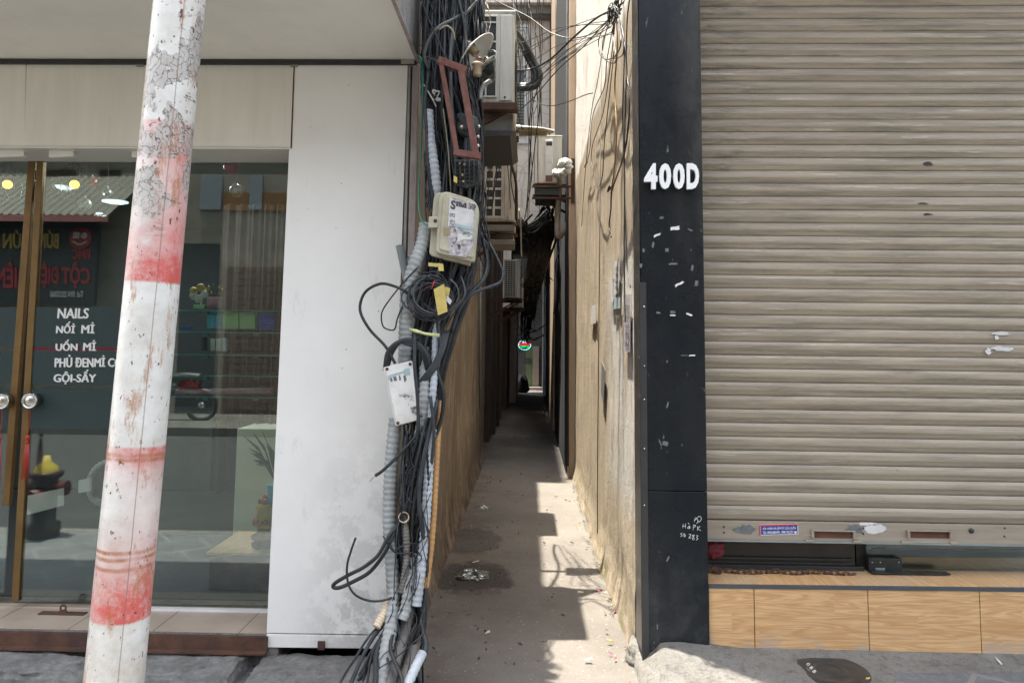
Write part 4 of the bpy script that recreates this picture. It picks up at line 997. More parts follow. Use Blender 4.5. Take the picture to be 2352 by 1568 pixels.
MB().lathe([(.0001, .001), (.006, .001)], Matrix.Translation(PY(1827, 1221.5, YS-.0155)) @ Matrix.Rotation(math.pi/2, 4, 'X'), 16).build('round_mark', 'sign_white', s0)
# behind the gap: glass door panels, frame, clamp plate
bg = thing('inner_glass_door', 'dark glass door behind the gap under the roller shutter', 'door', (2, 3.88, .32))
xg0 = xs0+.02; zg0 = ztop+.0
xm = PY(1985, 1275, 3.85).x
MB().box((xs0-.02, 3.885, zg0), (xm-.03, 3.895, .75)).build('metal_panel', 'under_dark', bg)
MB().box((xs0, 3.85, zg0), (xm, 3.885, zg0+.028)).box((xs0, 3.86, zg0+.05), (xm-.05, 3.885, zg0+.062)).build('bottom_rail', 'dark_metal', bg, .002)
MB().box((xm-.022, 4.09, zg0), (xm+.022, 3.89, .75)).build('door_post', 'dark_metal', bg, .002)
MB().box((xm+.022, 3.872, zg0), (3.9, 3.885, .75)).build('glass_pane', 'shop_glass', bg)
MB().box((xm+.022, 4.1, zg0), (3.9, 4.12, .9)).build('inner_wall', 'shop_wall', bg)
a = PY(1997, 1310, 3.83); b = PY(2073, 1283, 3.83)
cp = MB().box((a.x, 3.835, zg0+.004), (b.x, 3.868, b.z)).build('clamp_plate', 'black_plastic', bg, .003)
MB().box((a.x+.03, 3.831, zg0+.018), (a.x+.075, 3.835, zg0+.030)).build('lock_slot', 'galvanised', cp, .001)
for u in (2003, 2022, 2064): MB().sphere(PY(u, 1291, 3.834), .004, 8).build('screw', 'steel', cp)
mt = MB().box((a.x-.005, 3.785, zg0+.0165), (a.x+.36, 3.83, zg0+.021)).build('threshold_plate', 'black_plastic', bg)
# chain on the step
ch = MB(); P0 = Vector((PY(1642, 1302, 3.79).x, 3.79, ztop+.010)); P1 = Vector((PY(1962, 1302, 3.79).x, 3.79, ztop+.010)); nl = 24
def link(mb, c, d, side, L=.020, w=.0085, r=.0030):
    d = d.normalized(); side = (side-d*side.dot(d)).normalized(); pts = []
    for i in range(13):
        a_ = 2*math.pi*i/12; pts.append(c+d*(math.cos(a_)*L*.5)+side*(math.sin(a_)*w))
    mb.tube(pts, r, 6, cap=False)
prev = None
for i in range(nl+1):
    t = i/nl; c = P0.lerp(P1, t)+Vector((0, .010*math.sin(t*19), .004+.004*math.sin(t*31)))
    if prev is not None: link(ch, (c+prev)/2, c-prev, Vector((0, .3, 1)) if i % 2 else Vector((0, 1, -.2)), (c-prev).length*1.5, .010, .0036)
    prev = c
for i in range(7): link(ch, P0+Vector((.006*i-.02, -.005, .02-.0022*i*i*.3)), Vector((1, .2, .6)), Vector((0, 1, .4)), .03, .01)
tag(ch.build('chain', 'rust_metal'), 'rusty chain lying on the tiled step under the roller shutter', 'chain')
blob('red_cloth', PY(1637, 1258, 3.86), .05, (1, .5, .9), .5, 'petal_pink', 8, 'dull red cloth bundle behind the left end of the shutter gap', 'cloth')
# body of the house: upper wall over shutter box, and side walls
MB().box((xs0-.05, YR+.28, zt4), (4.0, 4.72, 6.6)).build('upper_facade', 'upper_wall', rb)
MB().box((.66, YR-.02, zt4+.001), (4.0, YR+.27, zt4+.5)).build('shutter_box', 'dark_metal', rb)
MB().box((.47, YR-1.6, zt4+.40), (4.0, YR+.10, zt4+.50)).build('shade_slab', 'concrete_raw', rb)  # unseen overhang added so its shadow bounds the sunlit apron
wall_grid('alley_side_wall', .515, (YR+.205, 8.75), (0, 6.6), 'plaster_tan', rb, .010, -1, .040)

# wall features: vertical pipe groove line, torn notices
def wp(u, v, dx=.004): return PX(u, v, .505-dx)
MB().tube([wp(1372, 1268, .004), wp(1373, 1000, .004), wp(1376, 700, .004), wp(1381, 120, .004)], .004, 6).build('wall_cable', 'conduit_dirty', rb)
def notice(pts, mat, label=None):
    return MB().slab([wp(u, v, .006) for u, v in pts], (.002, 0, 0)).build('torn_notice', mat, rb)
notice([(1433, 808), (1447, 808), (1447, 676), (1434, 676)], 'paper_torn'); notice([(1405, 680), (1421, 672), (1423, 600), (1412, 600)], 'paper_white'); notice([(1403, 695), (1409, 693), (1411, 640), (1402, 650)], 'paper_white'); notice([(1409, 710), (1424, 708), (1424, 682), (1411, 684)], 'paper_blue')
for i in range(5):
    v = 700+i*21; text('lettering', ('CHO', 'THUÊ', 'NHÀ', '098', '86')[i], [wp(u, vv, .0085) for u, vv in ((1436, v), (1445.5, v), (1445.5, v+12), (1436, v+12))], 'ink_dark', rb, .02, 0)
for i in range(4):
    v = 612+i*15; text('lettering', ('CHO', 'THUÊ', 'NHÀ', '098')[i], [wp(u, vv, .0085) for u, vv in ((1414, v), (1420, v), (1419, v+9), (1413, v+9))], 'ink_dark', rb, .02, 0)
notice([(1356, 745), (1368, 742), (1368, 700), (1359, 702)], 'paper_white'); notice([(1380, 900), (1386, 930), (1390, 850), (1382, 830)], 'scuff_grey')
# moss along the wall foot
mb = MB()
for i in range(3500):
    y = R.uniform(3.75, 8.6)
    if noise.noise(Vector((y*1.6, 0, 2))) < -.08: continue
    x = .505-.045-abs(R.gauss(0, .012)); z = .02+abs(R.gauss(0, .025)); r = R.uniform(.0012, .003)
    a_ = Vector((R.uniform(-1, 1), R.uniform(-1, 1), R.uniform(-1, 1)))*r; b_ = Vector((R.uniform(-1, 1), R.uniform(-1, 1), R.uniform(-1, 1)))*r; c = Vector((x+.025*(z/.05 if z < .05 else 1)*.6, y, z))
    mb.add([c-a_, c+b_, c+a_, c-b_], [(0, 1, 2, 3)])
tag(mb.build('moss', 'moss'), kind='stuff')
# manhole cover and litter on the pavement
zc_ = .124; c = PZ(1903, 1540, zc_)
mh = thing('drain_cover', 'black iron drain cover in the pavement before the tiled step', 'drain cover', c)
MB().lathe([(.0001, .007), (.045, .0075), (.047, .0045), (.052, .0045), (.054, .007), (.080, .007), (.082, .0045), (.088, .0045), (.090, .007), (.163, .0065), (.166, .002), (.166, -.04)], Matrix.Translation(c), 40).build('lid', 'black_plastic', mh)
text('cast_letters', '0 8 8', [PZ(u, v, zc_+.0082) for u, v in ((1858, 1520), (1876, 1541), (1869, 1545), (1851, 1524))], 'chalk_white', mh, 0, 0)
# ------------------------------------------------------------------ alley beyond the two houses
def bx(name, a, b, mat, parent, bevel=0): return MB().box(a, b).build(name, mat, parent, bevel)
dh = thing('dark_house', 'dark painted house on the right of the alley beyond the tan wall', 'building', (.9, 10.5, 0))
bx('pilaster', (.435, 8.76, 0), (.60, 8.95, 5.6), 'peach_wall', dh)
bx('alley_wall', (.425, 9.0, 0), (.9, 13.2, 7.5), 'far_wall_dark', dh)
MB().tube([PX(1303, -20, .42), PX(1303, 1070, .42)], .018, 8).build('drain_pipe', 'far_wall_dark', dh)
ph = thing('peach_house', 'narrow peach rendered house on the right side far down the alley', 'building', (.9, 15, 0))
bx('alley_wall', (.405, 13.25, 0), (1.2, 16.5, 9), 'peach_wall', ph)
bx('roof', (.40, 13.2, 9), (1.2, 16.5, 9.12), 'concrete_raw', ph)
eh = thing('end_house', 'dim rear house on the right closing the alley', 'building', (.9, 20, 0))
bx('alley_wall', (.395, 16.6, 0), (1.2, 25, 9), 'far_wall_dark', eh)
bx('white_pipe', (.36, 19, .2), (.39, 19.05, 4.4), 'pvc_white', eh)
# left side beyond the shop wall
lh = thing('recess_house', 'brown stained house on the left of the alley with a black doorway', 'building', (-1, 14, 0))
bx('doorway', (-.86, 10.15, 0), (-.84, 11.6, 3.2), 'door_black', lh)
bx('inner_jamb', (-1.2, 10.10, 0), (-.60, 10.14, 3.2), 'door_black', lh)
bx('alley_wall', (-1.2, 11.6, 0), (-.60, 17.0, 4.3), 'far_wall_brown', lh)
bx('lintel', (-1.2, 10.12, 3.2), (-.58, 11.6, 4.3), 'far_wall_brown', lh)
bx('roof', (-5, 10.15, 4.3), (-.60, 17, 4.42), 'concrete_raw', lh)
for (y, w, zt_) in ((12.6, .05, 3.2), (13.8, .07, 3.6), (15.2, .05, 3.4)): bx('wall_pier', (-.60, y, 0), (-.60+w, y+.25, zt_), 'far_wall_brown', lh)
bx('alley_shade_block', (-5, 9.2, 5.85), (-1.30, 17, 14.2), 'upper_wall', lh)  # unseen block added above the roof to shade the far alley floor
MB().tube([PX(1103, 600, -.565), PX(1103, 940, -.565)], .014, 7).build('wall_pipe', 'pipe_grey', lh)
l2 = thing('pale_house', 'house with pale plaster corner on the left near the alley end', 'building', (-1, 20, 0))
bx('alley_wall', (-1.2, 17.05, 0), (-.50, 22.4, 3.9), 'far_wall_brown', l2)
bx('pale_corner', (-.50, 19.2, 0), (-.33, 19.5, 3.5), 'far_wall_light', l2)
bx('pale_wall', (-.50, 19.5, 0), (-.33, 22.4, 3.5), 'far_wall_light', l2)
# bridging building with window, over the alley
bh = thing('bridging_building', 'white crackle stained house spanning over the alley, with a white framed window', 'building', (0, 18, 0))
zu = PY(1200, 516, 16.5).z; yb = 23.4; xw = .395
bx('front_wall', (-1.7, 16.5, zu), (xw-.01, 16.7, 8.6), 'crackle_white', bh)
bx('slab', (-1.7, 16.52, zu-.002), (xw-.02, yb, zu+.25), 'under_dark', bh)
zc = PY(1200, 40, 16.4).z
bx('cornice', (-1.7, 16.2, zc), (xw, 16.5, zc+.18), 'concrete_raw', bh); bx('cornice_upper', (-1.7, 16.05, zc+.18), (xw, 16.5, zc+.8), 'crackle_white', bh)
bx('roof', (-1.7, 16.3, 8.6), (xw, yb, 8.8), 'concrete_raw', bh)
bx('side_wall', (-1.7, 16.7, zu+.25), (-1.55, yb, 8.6), 'crackle_white', bh)
lamp_c = PZ(1172, 548, zu-.012); MB().lathe([(.0001, 0), (.14, 0), (.16, .012)], Matrix.Translation(lamp_c), 20).build('ceiling_lamp', 'ac_under', bh)
# arched bit of white wall under the slab at left
bx('left_pier', (-.70, 16.6, 2.2), (-.42, 16.9, zu), 'crackle_white', bh)
# window
YW = 16.46
wn = MB()
def fr(u0, v0, u1, v1, w=5):
    a = PY(u0, v1, YW); b = PY(u1, v0, YW); k = w*YW/FPX
    for q in (((a.x, a.z), (a.x+k, b.z)), ((b.x-k, a.z), (b.x, b.z)), ((a.x+k, a.z), (b.x-k, a.z+k)), ((a.x+k, b.z-k), (b.x-k, b.z))): wn.box((q[0][0], YW-.03, q[0][1]), (q[1][0], YW+.03, q[1][1]))
fr(1150, 58, 1218, 330, 6); fr(1156, 160, 1210, 312, 5); fr(1156, 66, 1210, 152, 4)
w_o = wn.build('window', 'window_frame', bh)
a = PY(1160, 308, YW+.02); b = PY(1206, 165, YW+.02)
MB().box((a.x, YW+.02, a.z), (b.x, YW+.03, b.z)).build('pane', 'window_dark', w_o)
mb = MB()
for i in range(12):
    v = 200+i*7.0; p = PY(1160, v, YW); q = PY(1205, v+4, YW); mb.box((p.x, YW+.005, q.z), (q.x, YW+.018, p.z))
mb.build('louvre', 'louver_green', w_o)
MB().slab(list(reversed([PY(1160, 284, YW), PY(1184, 281, YW), PY(1181, 296, YW), PY(1160, 300, YW)])), (0, .01, 0)).build('red_cloth', 'far_orange', w_o)
MB().box((PY(1160, 70, YW).x, YW+.012, PY(1160, 148, YW).z), (PY(1206, 70, YW).x, YW+.02, PY(1160, 70, YW).z)).build('upper_pane', 'fascia_light', w_o)
# alley end
ew = thing('end_wall_house', 'house front closing the alley end with green and beige panels', 'building', (0, 24.6, 0))
bx('end_wall', (-1.6, 24.6, -.1), (1.4, 24.8, 4.4), 'under_dark', ew)
YE = 24.55
def pb(name, u0, v0, u1, v1, Y, mat, par, th=.04):
    a = PY(u0, v1, Y); b = PY(u1, v0, Y); return MB().box((a.x, Y, a.z), (b.x, Y+th, b.z)).build(name, mat, par)
pb('green_panel', 1207, 800, 1222, 902, YE, 'green_paint', ew); pb('beige_door', 1222, 795, 1238, 900, YE, 'beige_door', ew)
bx('threshold', (-.4, 24.2, .0), (.4, 24.55, .10), 'far_wall_light', ew)
pb('number_plate', 1204, 823, 1218, 834, YE-.05, 'dark_metal', ew, .02)
for v in (826, 830): pb('plate_line', 1206, v, 1217, v+1.6, YE-.055, 'scuff_grey', ew, .004)
# black covered scooter-like heap
hp = blob('tarp_heap', PY(1199, 886, 23.0), .26, (.8, .8, 1.1), .35, 'black_tarp', 11, 'black covered heap standing at the far end of the alley', 'heap')
# upper background under the slab: pale window and pipes far behind
bk = thing('rear_house', 'pale rear wall with a white framed window beyond the covered part of the alley', 'building', (0, 26, 2))
bx('rear_wall', (-1.6, 26.0, 0), (1.6, 26.2, 7), 'upper_wall', bk)
w2 = MB(); a = PY(1206, 706, 25.9); b = PY(1230, 674, 25.9); w2.box((a.x, 25.9, a.z), (a.x+.05, 25.98, b.z)).box((b.x-.05, 25.9, a.z), (b.x, 25.98, b.z)).box((a.x, 25.9, a.z-.05), (b.x, 25.98, a.z)).box((a.x, 25.9, b.z), (b.x, 25.98, b.z+.05)); wo = w2.build('window', 'window_frame', bk)
MB().box((a.x, 25.96, a.z), (b.x, 25.98, b.z)).build('pane', 'window_dark', wo)
pb('tiled_band', 1192, 628, 1222, 660, 25.85, 'window_frame', bk, .1)
# neon sign
ns = thing('neon_sign', 'small oval lit sign, red over green, hanging at the alley end', 'sign', PY(1205, 790, 20.8))
YN = 20.8; c = PY(1205, 792, YN); k = YN/FPX
MB().lathe([(.0001, .02), (14.5*k, .02), (14.5*k, -.02), (.0001, -.02)], Matrix.Translation(c) @ Matrix.Rotation(math.pi/2, 4, 'X') @ Matrix.Diagonal((1, .80, 1, 1)), 30).build('board', 'dark_metal', ns)
mb = MB(); mb.tube([c+Vector((14*k*math.cos(q), -.03, 11*k*math.sin(q))) for q in [i*math.pi/14 for i in range(29)]], .010, 5); mb.box((c.x-.07, YN-.04, c.z+5*k), (c.x+.07, YN-.025, c.z+8.5*k)); mb.build('blue_ring', 'led_white', ns)
MB().box((c.x-12.5*k, YN-.04, c.z-.5*k), (c.x+12.5*k, YN-.025, c.z+4.5*k)).build('red_band', 'led_red', ns)
MB().box((c.x-10.5*k, YN-.04, c.z-6*k), (c.x+10.5*k, YN-.025, c.z-1.5*k)).build('green_band', 'led_green', ns)
MB().tube([c+Vector((-13*k, 0, 0)), Vector((-.335, YN, c.z+.02))], .012, 6).build('arm', 'dark_metal', ns)
tag(MB().slab(list(reversed([PY(1208, 774, 19), PY(1221, 775, 19), PY(1219, 790, 19), PY(1207, 786, 19)])), (0, .01, 0)).build('notice_card', 'pack_pink'), 'small pale pink notice hanging beside the lit oval sign', 'notice')

# ------------------------------------------------------------------ air conditioners
def ac(name_label, Y, u0, u1, v0, v1, length, side, mat, kind, wallx):
    a = PY(u0, v1, Y); b = PY(u1, v0, Y); x0, x1, z0, z1 = a.x, b.x, a.z, b.z
    t = thing('air_conditioner', name_label, 'air conditioner', ((x0+x1)/2, Y, z0), 'air conditioner units hung over the alley')
    w = x1-x0; h = z1-z0
    MB().box((x0, Y, z0), (x1, Y+length, z1-.012)).build('casing', mat, t, .008)
    MB().box((x0-.004, Y-.006, z1-.020), (x1+.006, Y+length, z1)).build('top_cover', mat, t, .006)
    gx0, gx1 = x0+.03*w, x0+(.50 if kind == 'tall' else .62)*w
    if kind in ('tall', 'squares'):
        gx1 = x0+(.56 if kind == 'tall' else .60)*w
        MB().box((gx0, Y-.003, z0+.06*h), (gx1, Y-.001, z1-.07*h)).build('coil_opening', 'ac_dark', t)
        mb = MB(); rows = 4 if kind == 'tall' else 6; gz0, gz1 = z0+.06*h, z1-.07*h
        if kind == 'tall': cutz = [gz0, gz0+.30*h, gz0+.59*h, gz0+.86*h-.06*h, gz1]
        else: cutz = [gz0+(gz1-gz0)*i/rows for i in range(rows+1)]
        bw = .010 if kind == 'tall' else .020
        for z in cutz: mb.box((gx0-.004, Y-.012, z-bw/2), (gx1+.004, Y-.003, z+bw/2))
        for x in (gx0, (gx0+gx1)/2, gx1): mb.box((x-bw/2, Y-.0125, gz0), (x+bw/2, Y-.0035, gz1 if kind != 'tall' or x != (gx0+gx1)/2 else cutz[3]))
        mb.build('side_guard', mat, t, .002)
        mb = MB()
        for i in range(40):
            z = gz0+(gz1-gz0)*i/40; mb.box((gx0, Y-.0045, z), (gx1, Y-.003, z+.002))
        mb.build('coil_fins', 'under_dark', t)
        MB().box((gx1+.02, Y-.008, z0+.01), (x1-.012, Y-.001, z1-.03)).build('side_panel', mat, t, .003)
        MB().sphere((gx1+.05, Y-.009, z0+.03), .006, 8).build('screw', 'dark_metal', t)
    elif kind == 'valve':
        MB().box((x0+.03, Y-.006, z0+.01), (x1-.05, Y, z1-.03)).build('side_panel', mat, t, .004)
        m_ = MB(); m_.box((x0+.12, Y-.02, z0+.03), (x0+.21, Y-.006, z1-.06)); m_.build('valve_cover', 'led_housing', t, .006)
        MB().box((x0+.13, Y-.024, z1-.13), (x0+.20, Y-.019, z1-.08)).build('hand_grip', 'dark_metal', t, .003)
        MB().box((x0+.125, Y-.022, z0+.02), (x0+.205, Y-.019, z0+.09)).build('valve_ports', 'wood_dark', t)
        MB().box((x0+.135, Y-.0225, z0+.24), (x0+.195, Y-.020, z0+.33)).build('rating_label', 'paper_white', t)
    else:
        mb = MB(); MB().box((x0+.06*w, Y-.004, z0+.06*h), (x0+.70*w, Y-.001, z1-.05*h)).build('grille_opening', 'ac_dark', t)
        for i in range(17):
            z = z0+.06*h+(.89*h)*i/16; mb.box((x0+.05*w, Y-.016, z-.005), (x0+.71*w, Y-.004, z+.005))
        for i in range(5):
            x = x0+.06*w+.64*w*i/4; mb.box((x-.004, Y-.018, z0+.06*h), (x+.004, Y-.005, z1-.05*h))
        mb.build('grille', mat, t)
    # fan grille on the long face turned to the alley
    xf_ = x1 if side > 0 else x0
    fc = Vector((xf_+side*.004, Y+length*.42, (z0+z1)/2)); mb = MB()
    for rr in (.06, .11, .16, .21):
        mb.tube([fc+Vector((0, rr*math.cos(q), rr*math.sin(q))) for q in [i*math.pi/12 for i in range(25)]], .003, 4, False)
    mb.build('fan_guard', 'ac_dark', t)
    # rusty brackets to the wall
    for yy in (Y+.03, Y+length-.08):
        mb = MB()
        xa_, xb_ = (wallx, x1+.02) if side > 0 else (x0-.02, wallx)
        mb.box((xa_, yy, z0-.035), (xb_, yy+.035, z0-.030)); mb.box((xa_, yy, z0-.03), (xb_, yy+.005, z0-.002))
        s = -1 if side > 0 else 1
        mb.box((wallx-.004, yy, z0-.30), (wallx+.004, yy+.035, z0+.05))
        mb.slab([(wallx, yy+.01, z0-.28), (wallx, yy+.01, z0-.24), (wallx-s*abs(xb_-xa_)*.85, yy+.01, z0-.035), (wallx-s*abs(xb_-xa_)*.92, yy+.01, z0-.035)], (0, .02, 0))
        mb.build('bracket', 'rust_metal', t)
    return t, (x0, x1, z0, z1)
ac1, d1 = ac('large grey white air conditioner high on the left wall, nearest unit', 4.25, 1088, 1182, 24, 236, .78, 1, 'ac_body', 'tall', -.585)
ac2, d2 = ac('air conditioner with square holed side guard, below and behind the nearest unit', 6.3, 1112, 1182, 360, 508, .78, 1, 'ac_body_old', 'squares', -.585)
ac3, d3 = ac('pale air conditioner on the right wall with silver wrapped pipes', 8.8, 1228, 1291, 311, 421, .75, -1, 'ac_body', 'valve', .50)
ac4, d4 = ac('brown tinted slatted air conditioner far in on the left wall', 11.4, 1157, 1196, 596, 684, .8, 1, 'ac_body_old', 'slats', -.60)
ac5, d5 = ac('small farthest air conditioner just below the slatted one', 13.5, 1170, 1202, 640, 706, .8, 1, 'ac_body_old', 'slats', -.60)
# lower carriers below unit 1 and 2, underside tray
x0, x1, z0, z1 = d1
MB().box((x0-.16, 4.23, z0-.045), (x1+.02, 4.31, z0-.004)).build('front_angle', 'rust_metal', ac1, .002)
MB().box((x0-.05, 4.31, z0-.15), (x1-.005, 5.0, z0-.045)).build('drip_tray', 'ac_under', ac1, .006)
MB().slab([(x0-.02, 4.28, z0-.19), (x1-.02, 4.28, z0-.18), (x1+.015, 4.28, z0-.155), (x0-.05, 4.28, z0-.15)], (0, .75, 0)).build('lower_angle', 'dark_metal', ac1)
x0, x1, z0, z1 = d2
MB().box((x0-.15, 6.27, z0-.085), (x1+.005, 6.36, z0-.035)).box((x0-.2, 6.25, z0-.20), (x1+.01, 6.36, z0-.16)).box((x0-.02, 6.4, z0-.16), (x1-.005, 7.0, z0-.09)).build('timber_bearer', 'conduit_dirty', ac2, .003)
x0, x1, z0, z1 = d3
MB().box((x0+.01, 8.78, z0-.14), (x1-.03, 9.5, z0-.03)).build('black_tray', 'ac_dark', ac3, .004)
MB().box((x0-.03, 8.75, z0-.055), (.50, 8.79, z0-.035)).box((x0-.03, 8.75, z0-.19), (.50, 8.79, z0-.17)).box((.46, 8.74, z0-.24), (.50, 8.80, z0+.28)).build('front_bracket', 'rust_metal', ac3)
# silver pipe of unit 3
fo = MB(); fo.tube(cr([PY(1272, 398, 8.72), PY(1290, 398, 8.66), PY(1305, 388, 8.6), PY(1304, 374, 8.6), PY(1293, 374, 8.7), PY(1290, 384, 8.8)]), [.045+.012*math.sin(i*1.9) for i in range(31)], 10)
tag(fo.build('foil_pipe', 'foil'), 'crumpled silver foil wrapped pipe bending beside the right wall air conditioner', 'pipe')
fo = MB(); fo.tube(cr([PY(1286, 400, 8.75), PY(1284, 440, 8.9), PY(1281, 490, 9.0), PY(1280, 530, 9.0), PY(1284, 543, 9.0), PY(1295, 530, 8.9), PY(1312, 500, 8.8)]), .035, 9)
tag(fo.build('lagged_pipe', 'insulation'), 'pale lagged pipe running down from the right wall air conditioner and back up', 'pipe')
tag(MB().tube(cr([PY(1282, 585, 9.0), PY(1276, 610, 8.98), PY(1280, 660, 8.98), PY(1272, 720, 8.98), PY(1276, 690, 8.98)]), .010, 6).build('hanging_hose', 'cable_black'), 'thin black hose hanging on the dark wall behind the silver pipe', 'hose')
# thick black insulated pipe pair looping right of unit 1
for dx, r, lab in ((0, .024, 'outer'), (-10, .018, 'inner')):
    pts = [(1178+dx*.2, 68-dx, 4.9), (1200+dx, 96, 4.95), (1222+dx, 135, 5.0), (1237+dx, 164, 5.0), (1238+dx, 182, 5.0), (1224+dx*.6, 200+dx*.5, 5.0), (1180, 203+dx*.6, 5.0)]
    tag(MB().tube(cr(uv3(pts)), r, 10).build('insulated_pipe', 'cable_black'), '%s black insulated pipe looping out beside the nearest air conditioner' % ('thick outer' if lab == 'outer' else 'thinner inner'), 'pipe')

# ------------------------------------------------------------------ street lamps on the cable mass
def disc_frame(c, n):
    n = n.normalized(); q = Vector((0, 0, 1)).rotation_difference(n); return Matrix.Translation(c) @ q.to_matrix().to_4x4()
la = thing('dish_lamp', 'tilted white enamel dish lamp with black socket and dangling brass fitting', 'lamp', PY(1093, 125, 4.0))
xf = disc_frame(PY(1094, 123, 3.42), Vector((.73, -.08, -.68))) @ Matrix.Scale(.70, 4)
MB().lathe([(.045, -.060), (.06, -.050), (.155, -.006), (.162, 0), (.157, .004), (.148, -.008), (.055, -.046), (.040, -.05)], xf, 40).build('enamel_shade', 'lamp_enamel', la)
MB().lathe([(.0001, -.155), (.022, -.155), (.026, -.14), (.026, -.10), (.034, -.085), (.042, -.055), (.0001, -.05)], xf, 20).build('socket_cap', 'lamp_socket', la)
MB().lathe([(.030, -.05), (.030, .002), (.024, .004), (.024, -.04), (.0001, -.045)], xf, 20).build('lamp_socket', 'old_brass', la)
p = PY(1096, 158, 3.30); mb = MB(); mb.lathe([(.0001, -.035), (.018, -.034), (.020, -.026), (.020, .012), (.026, .016), (.026, .024), (.0001, .026)], Matrix.Translation(p), 8); mb.build('dangling_fitting', 'old_brass', la)
MB().box((p.x-.008, p.y-.008, p.z+.024), (p.x+.006, p.y+.008, p.z+.055)).tube([p+Vector((0, 0, .05)), p+Vector((.022, 0, .044))], .006, 6).build('clamp', 'wood_dark', la)
fl2 = thing('flood_lamp', 'grey clear cased flood lamp tilted below the dish lamp', 'lamp', PY(1122, 155, 3.58))
mb = MB(); mb.slab([PY(1104, 168, 3.62), PY(1127, 183, 3.60), PY(1138, 168, 3.50), PY(1139, 122, 3.50), PY(1120, 132, 3.58), PY(1108, 148, 3.62)], (0, .10, 0)); mb.build('case', 'grey_metal', fl2, .010)
mb = MB(); mb.slab([PY(1107, 165, 3.55), PY(1126, 178, 3.54), PY(1136, 166, 3.44), PY(1137, 126, 3.44), PY(1112, 146, 3.54)], (0, -.004, 0)); mb.build('lens', 'clear_plastic', fl2)
MB().tube(cr([PY(1122, 118, 3.50), PY(1134, 117, 3.46), PY(1140, 127, 3.46), PY(1133, 138, 3.46), PY(1108, 152, 3.52)]), .005, 6).build('wire_bail', 'cable_white', fl2)
MB().tube(cr([PY(1128, 184, 3.58), PY(1112, 196, 3.58), PY(1104, 210, 3.58), PY(1102, 228, 3.58)]), .012, 7).build('mount_arm', 'grey_metal', fl2)
# led street lamp under unit 1
ls = thing('led_street_lamp', 'flat white led street lamp head reaching right under the nearest air conditioner', 'lamp', PY(1225, 300, 5.3))
mb = MB(); a = PY(1184, 292, 5.3); b = PY(1273, 306, 5.3); L = b.x-a.x; vs = []
for i in range(17):
    s = i/16; w = .085*(1-max(0, s-.55)**2*3.6); h = .032*(1-.55*s)
    for q in range(12):
        an = 2*math.pi*q/12; vs.append((a.x+L*s, 5.38+w*math.cos(an), a.z-.012*s+h*(max(math.sin(an), -.15))))
mb.add(vs, [(i*12+q, i*12+(q+1) % 12, (i+1)*12+(q+1) % 12, (i+1)*12+q) for i in range(16) for q in range(12)], True); mb.f.append(tuple(range(12))); mb.sm.append(False); mb.f.append(tuple(reversed(range(16*12, 17*12)))); mb.sm.append(False)
mb.build('housing', 'led_housing', ls)
MB().box((a.x+.02, 5.315, a.z-.026), (a.x+L*.82, 5.44, a.z-.008)).build('led_array', 'led_glass', ls, .004)
MB().tube([a+Vector((.03, .08, .0)), a+Vector((-.32, .08, .01))], .022, 10).build('arm', 'grey_metal', ls)
# rust-red rectangular steel frame
YF = 3.22
rf = thing('rust_frame', 'rust red rectangular steel frame leaning on the cable bundle above the meter box', 'frame', PY(1055, 360, YF))
def bar(p, q, w, th, mb):
    p, q = Vector(p), Vector(q); d = (q-p).normalized(); s = d.cross(Vector((0, 1, 0))).normalized()*w/2
    mb.slab([p-s, q-s, q+s, p+s], (0, th, 0))
c4 = [(1012, 140), (1063, 158), (1096, 356), (1050, 352)]
def fp(i, dy=0): return PY(c4[i][0], c4[i][1], YF+dy)
mb = MB(); bar(fp(0), fp(3), .020, .03, mb); mb.build('frame_side', 'rust_frame', rf, .001)
mb = MB(); bar(PY(1058, 158, YF), PY(1094, 362, YF), .028, .032, mb); mb.build('frame_side', 'rust_frame', rf, .001)
mb = MB(); bar(PY(1006, 136, YF-.001), PY(1070, 160, YF-.001), .030, .034, mb); mb.build('frame_top', 'rust_frame', rf, .001)
mb = MB(); bar(PY(1042, 348, YF-.002), PY(1104, 358, YF-.002), .026, .034, mb); mb.build('frame_bottom', 'rust_frame', rf, .001)
# black speaker-like projector seen inside the frame
sp_ = thing('projector', 'black projector housing with a silver bolt, seen through the rust red frame', 'projector', PY(1075, 290, 3.35))
xf = disc_frame(PY(1078, 292, 3.34), Vector((.5, -.8, -.25))) @ Matrix.Scale(.72, 4)
MB().lathe([(.0001, .03), (.05, .03), (.062, .024), (.075, .0), (.07, -.05), (.0001, -.05)], xf, 26).build('housing', 'black_plastic', sp_)
MB().slab([PY(1048, 262, 3.30), PY(1066, 300, 3.30), PY(1092, 290, 3.30), PY(1083, 272, 3.30), PY(1060, 258, 3.30)], (0, .05, 0)).build('yoke', 'black_plastic', sp_, .004)
MB().sphere(PY(1060, 292, 3.27), .009, 10).build('bolt', 'steel', sp_)
for u, v in ((1100, 291), (1098, 314), (1098, 335)): MB().sphere(PY(u, v, 3.31), .008, 8).build('bolt', 'steel', sp_)
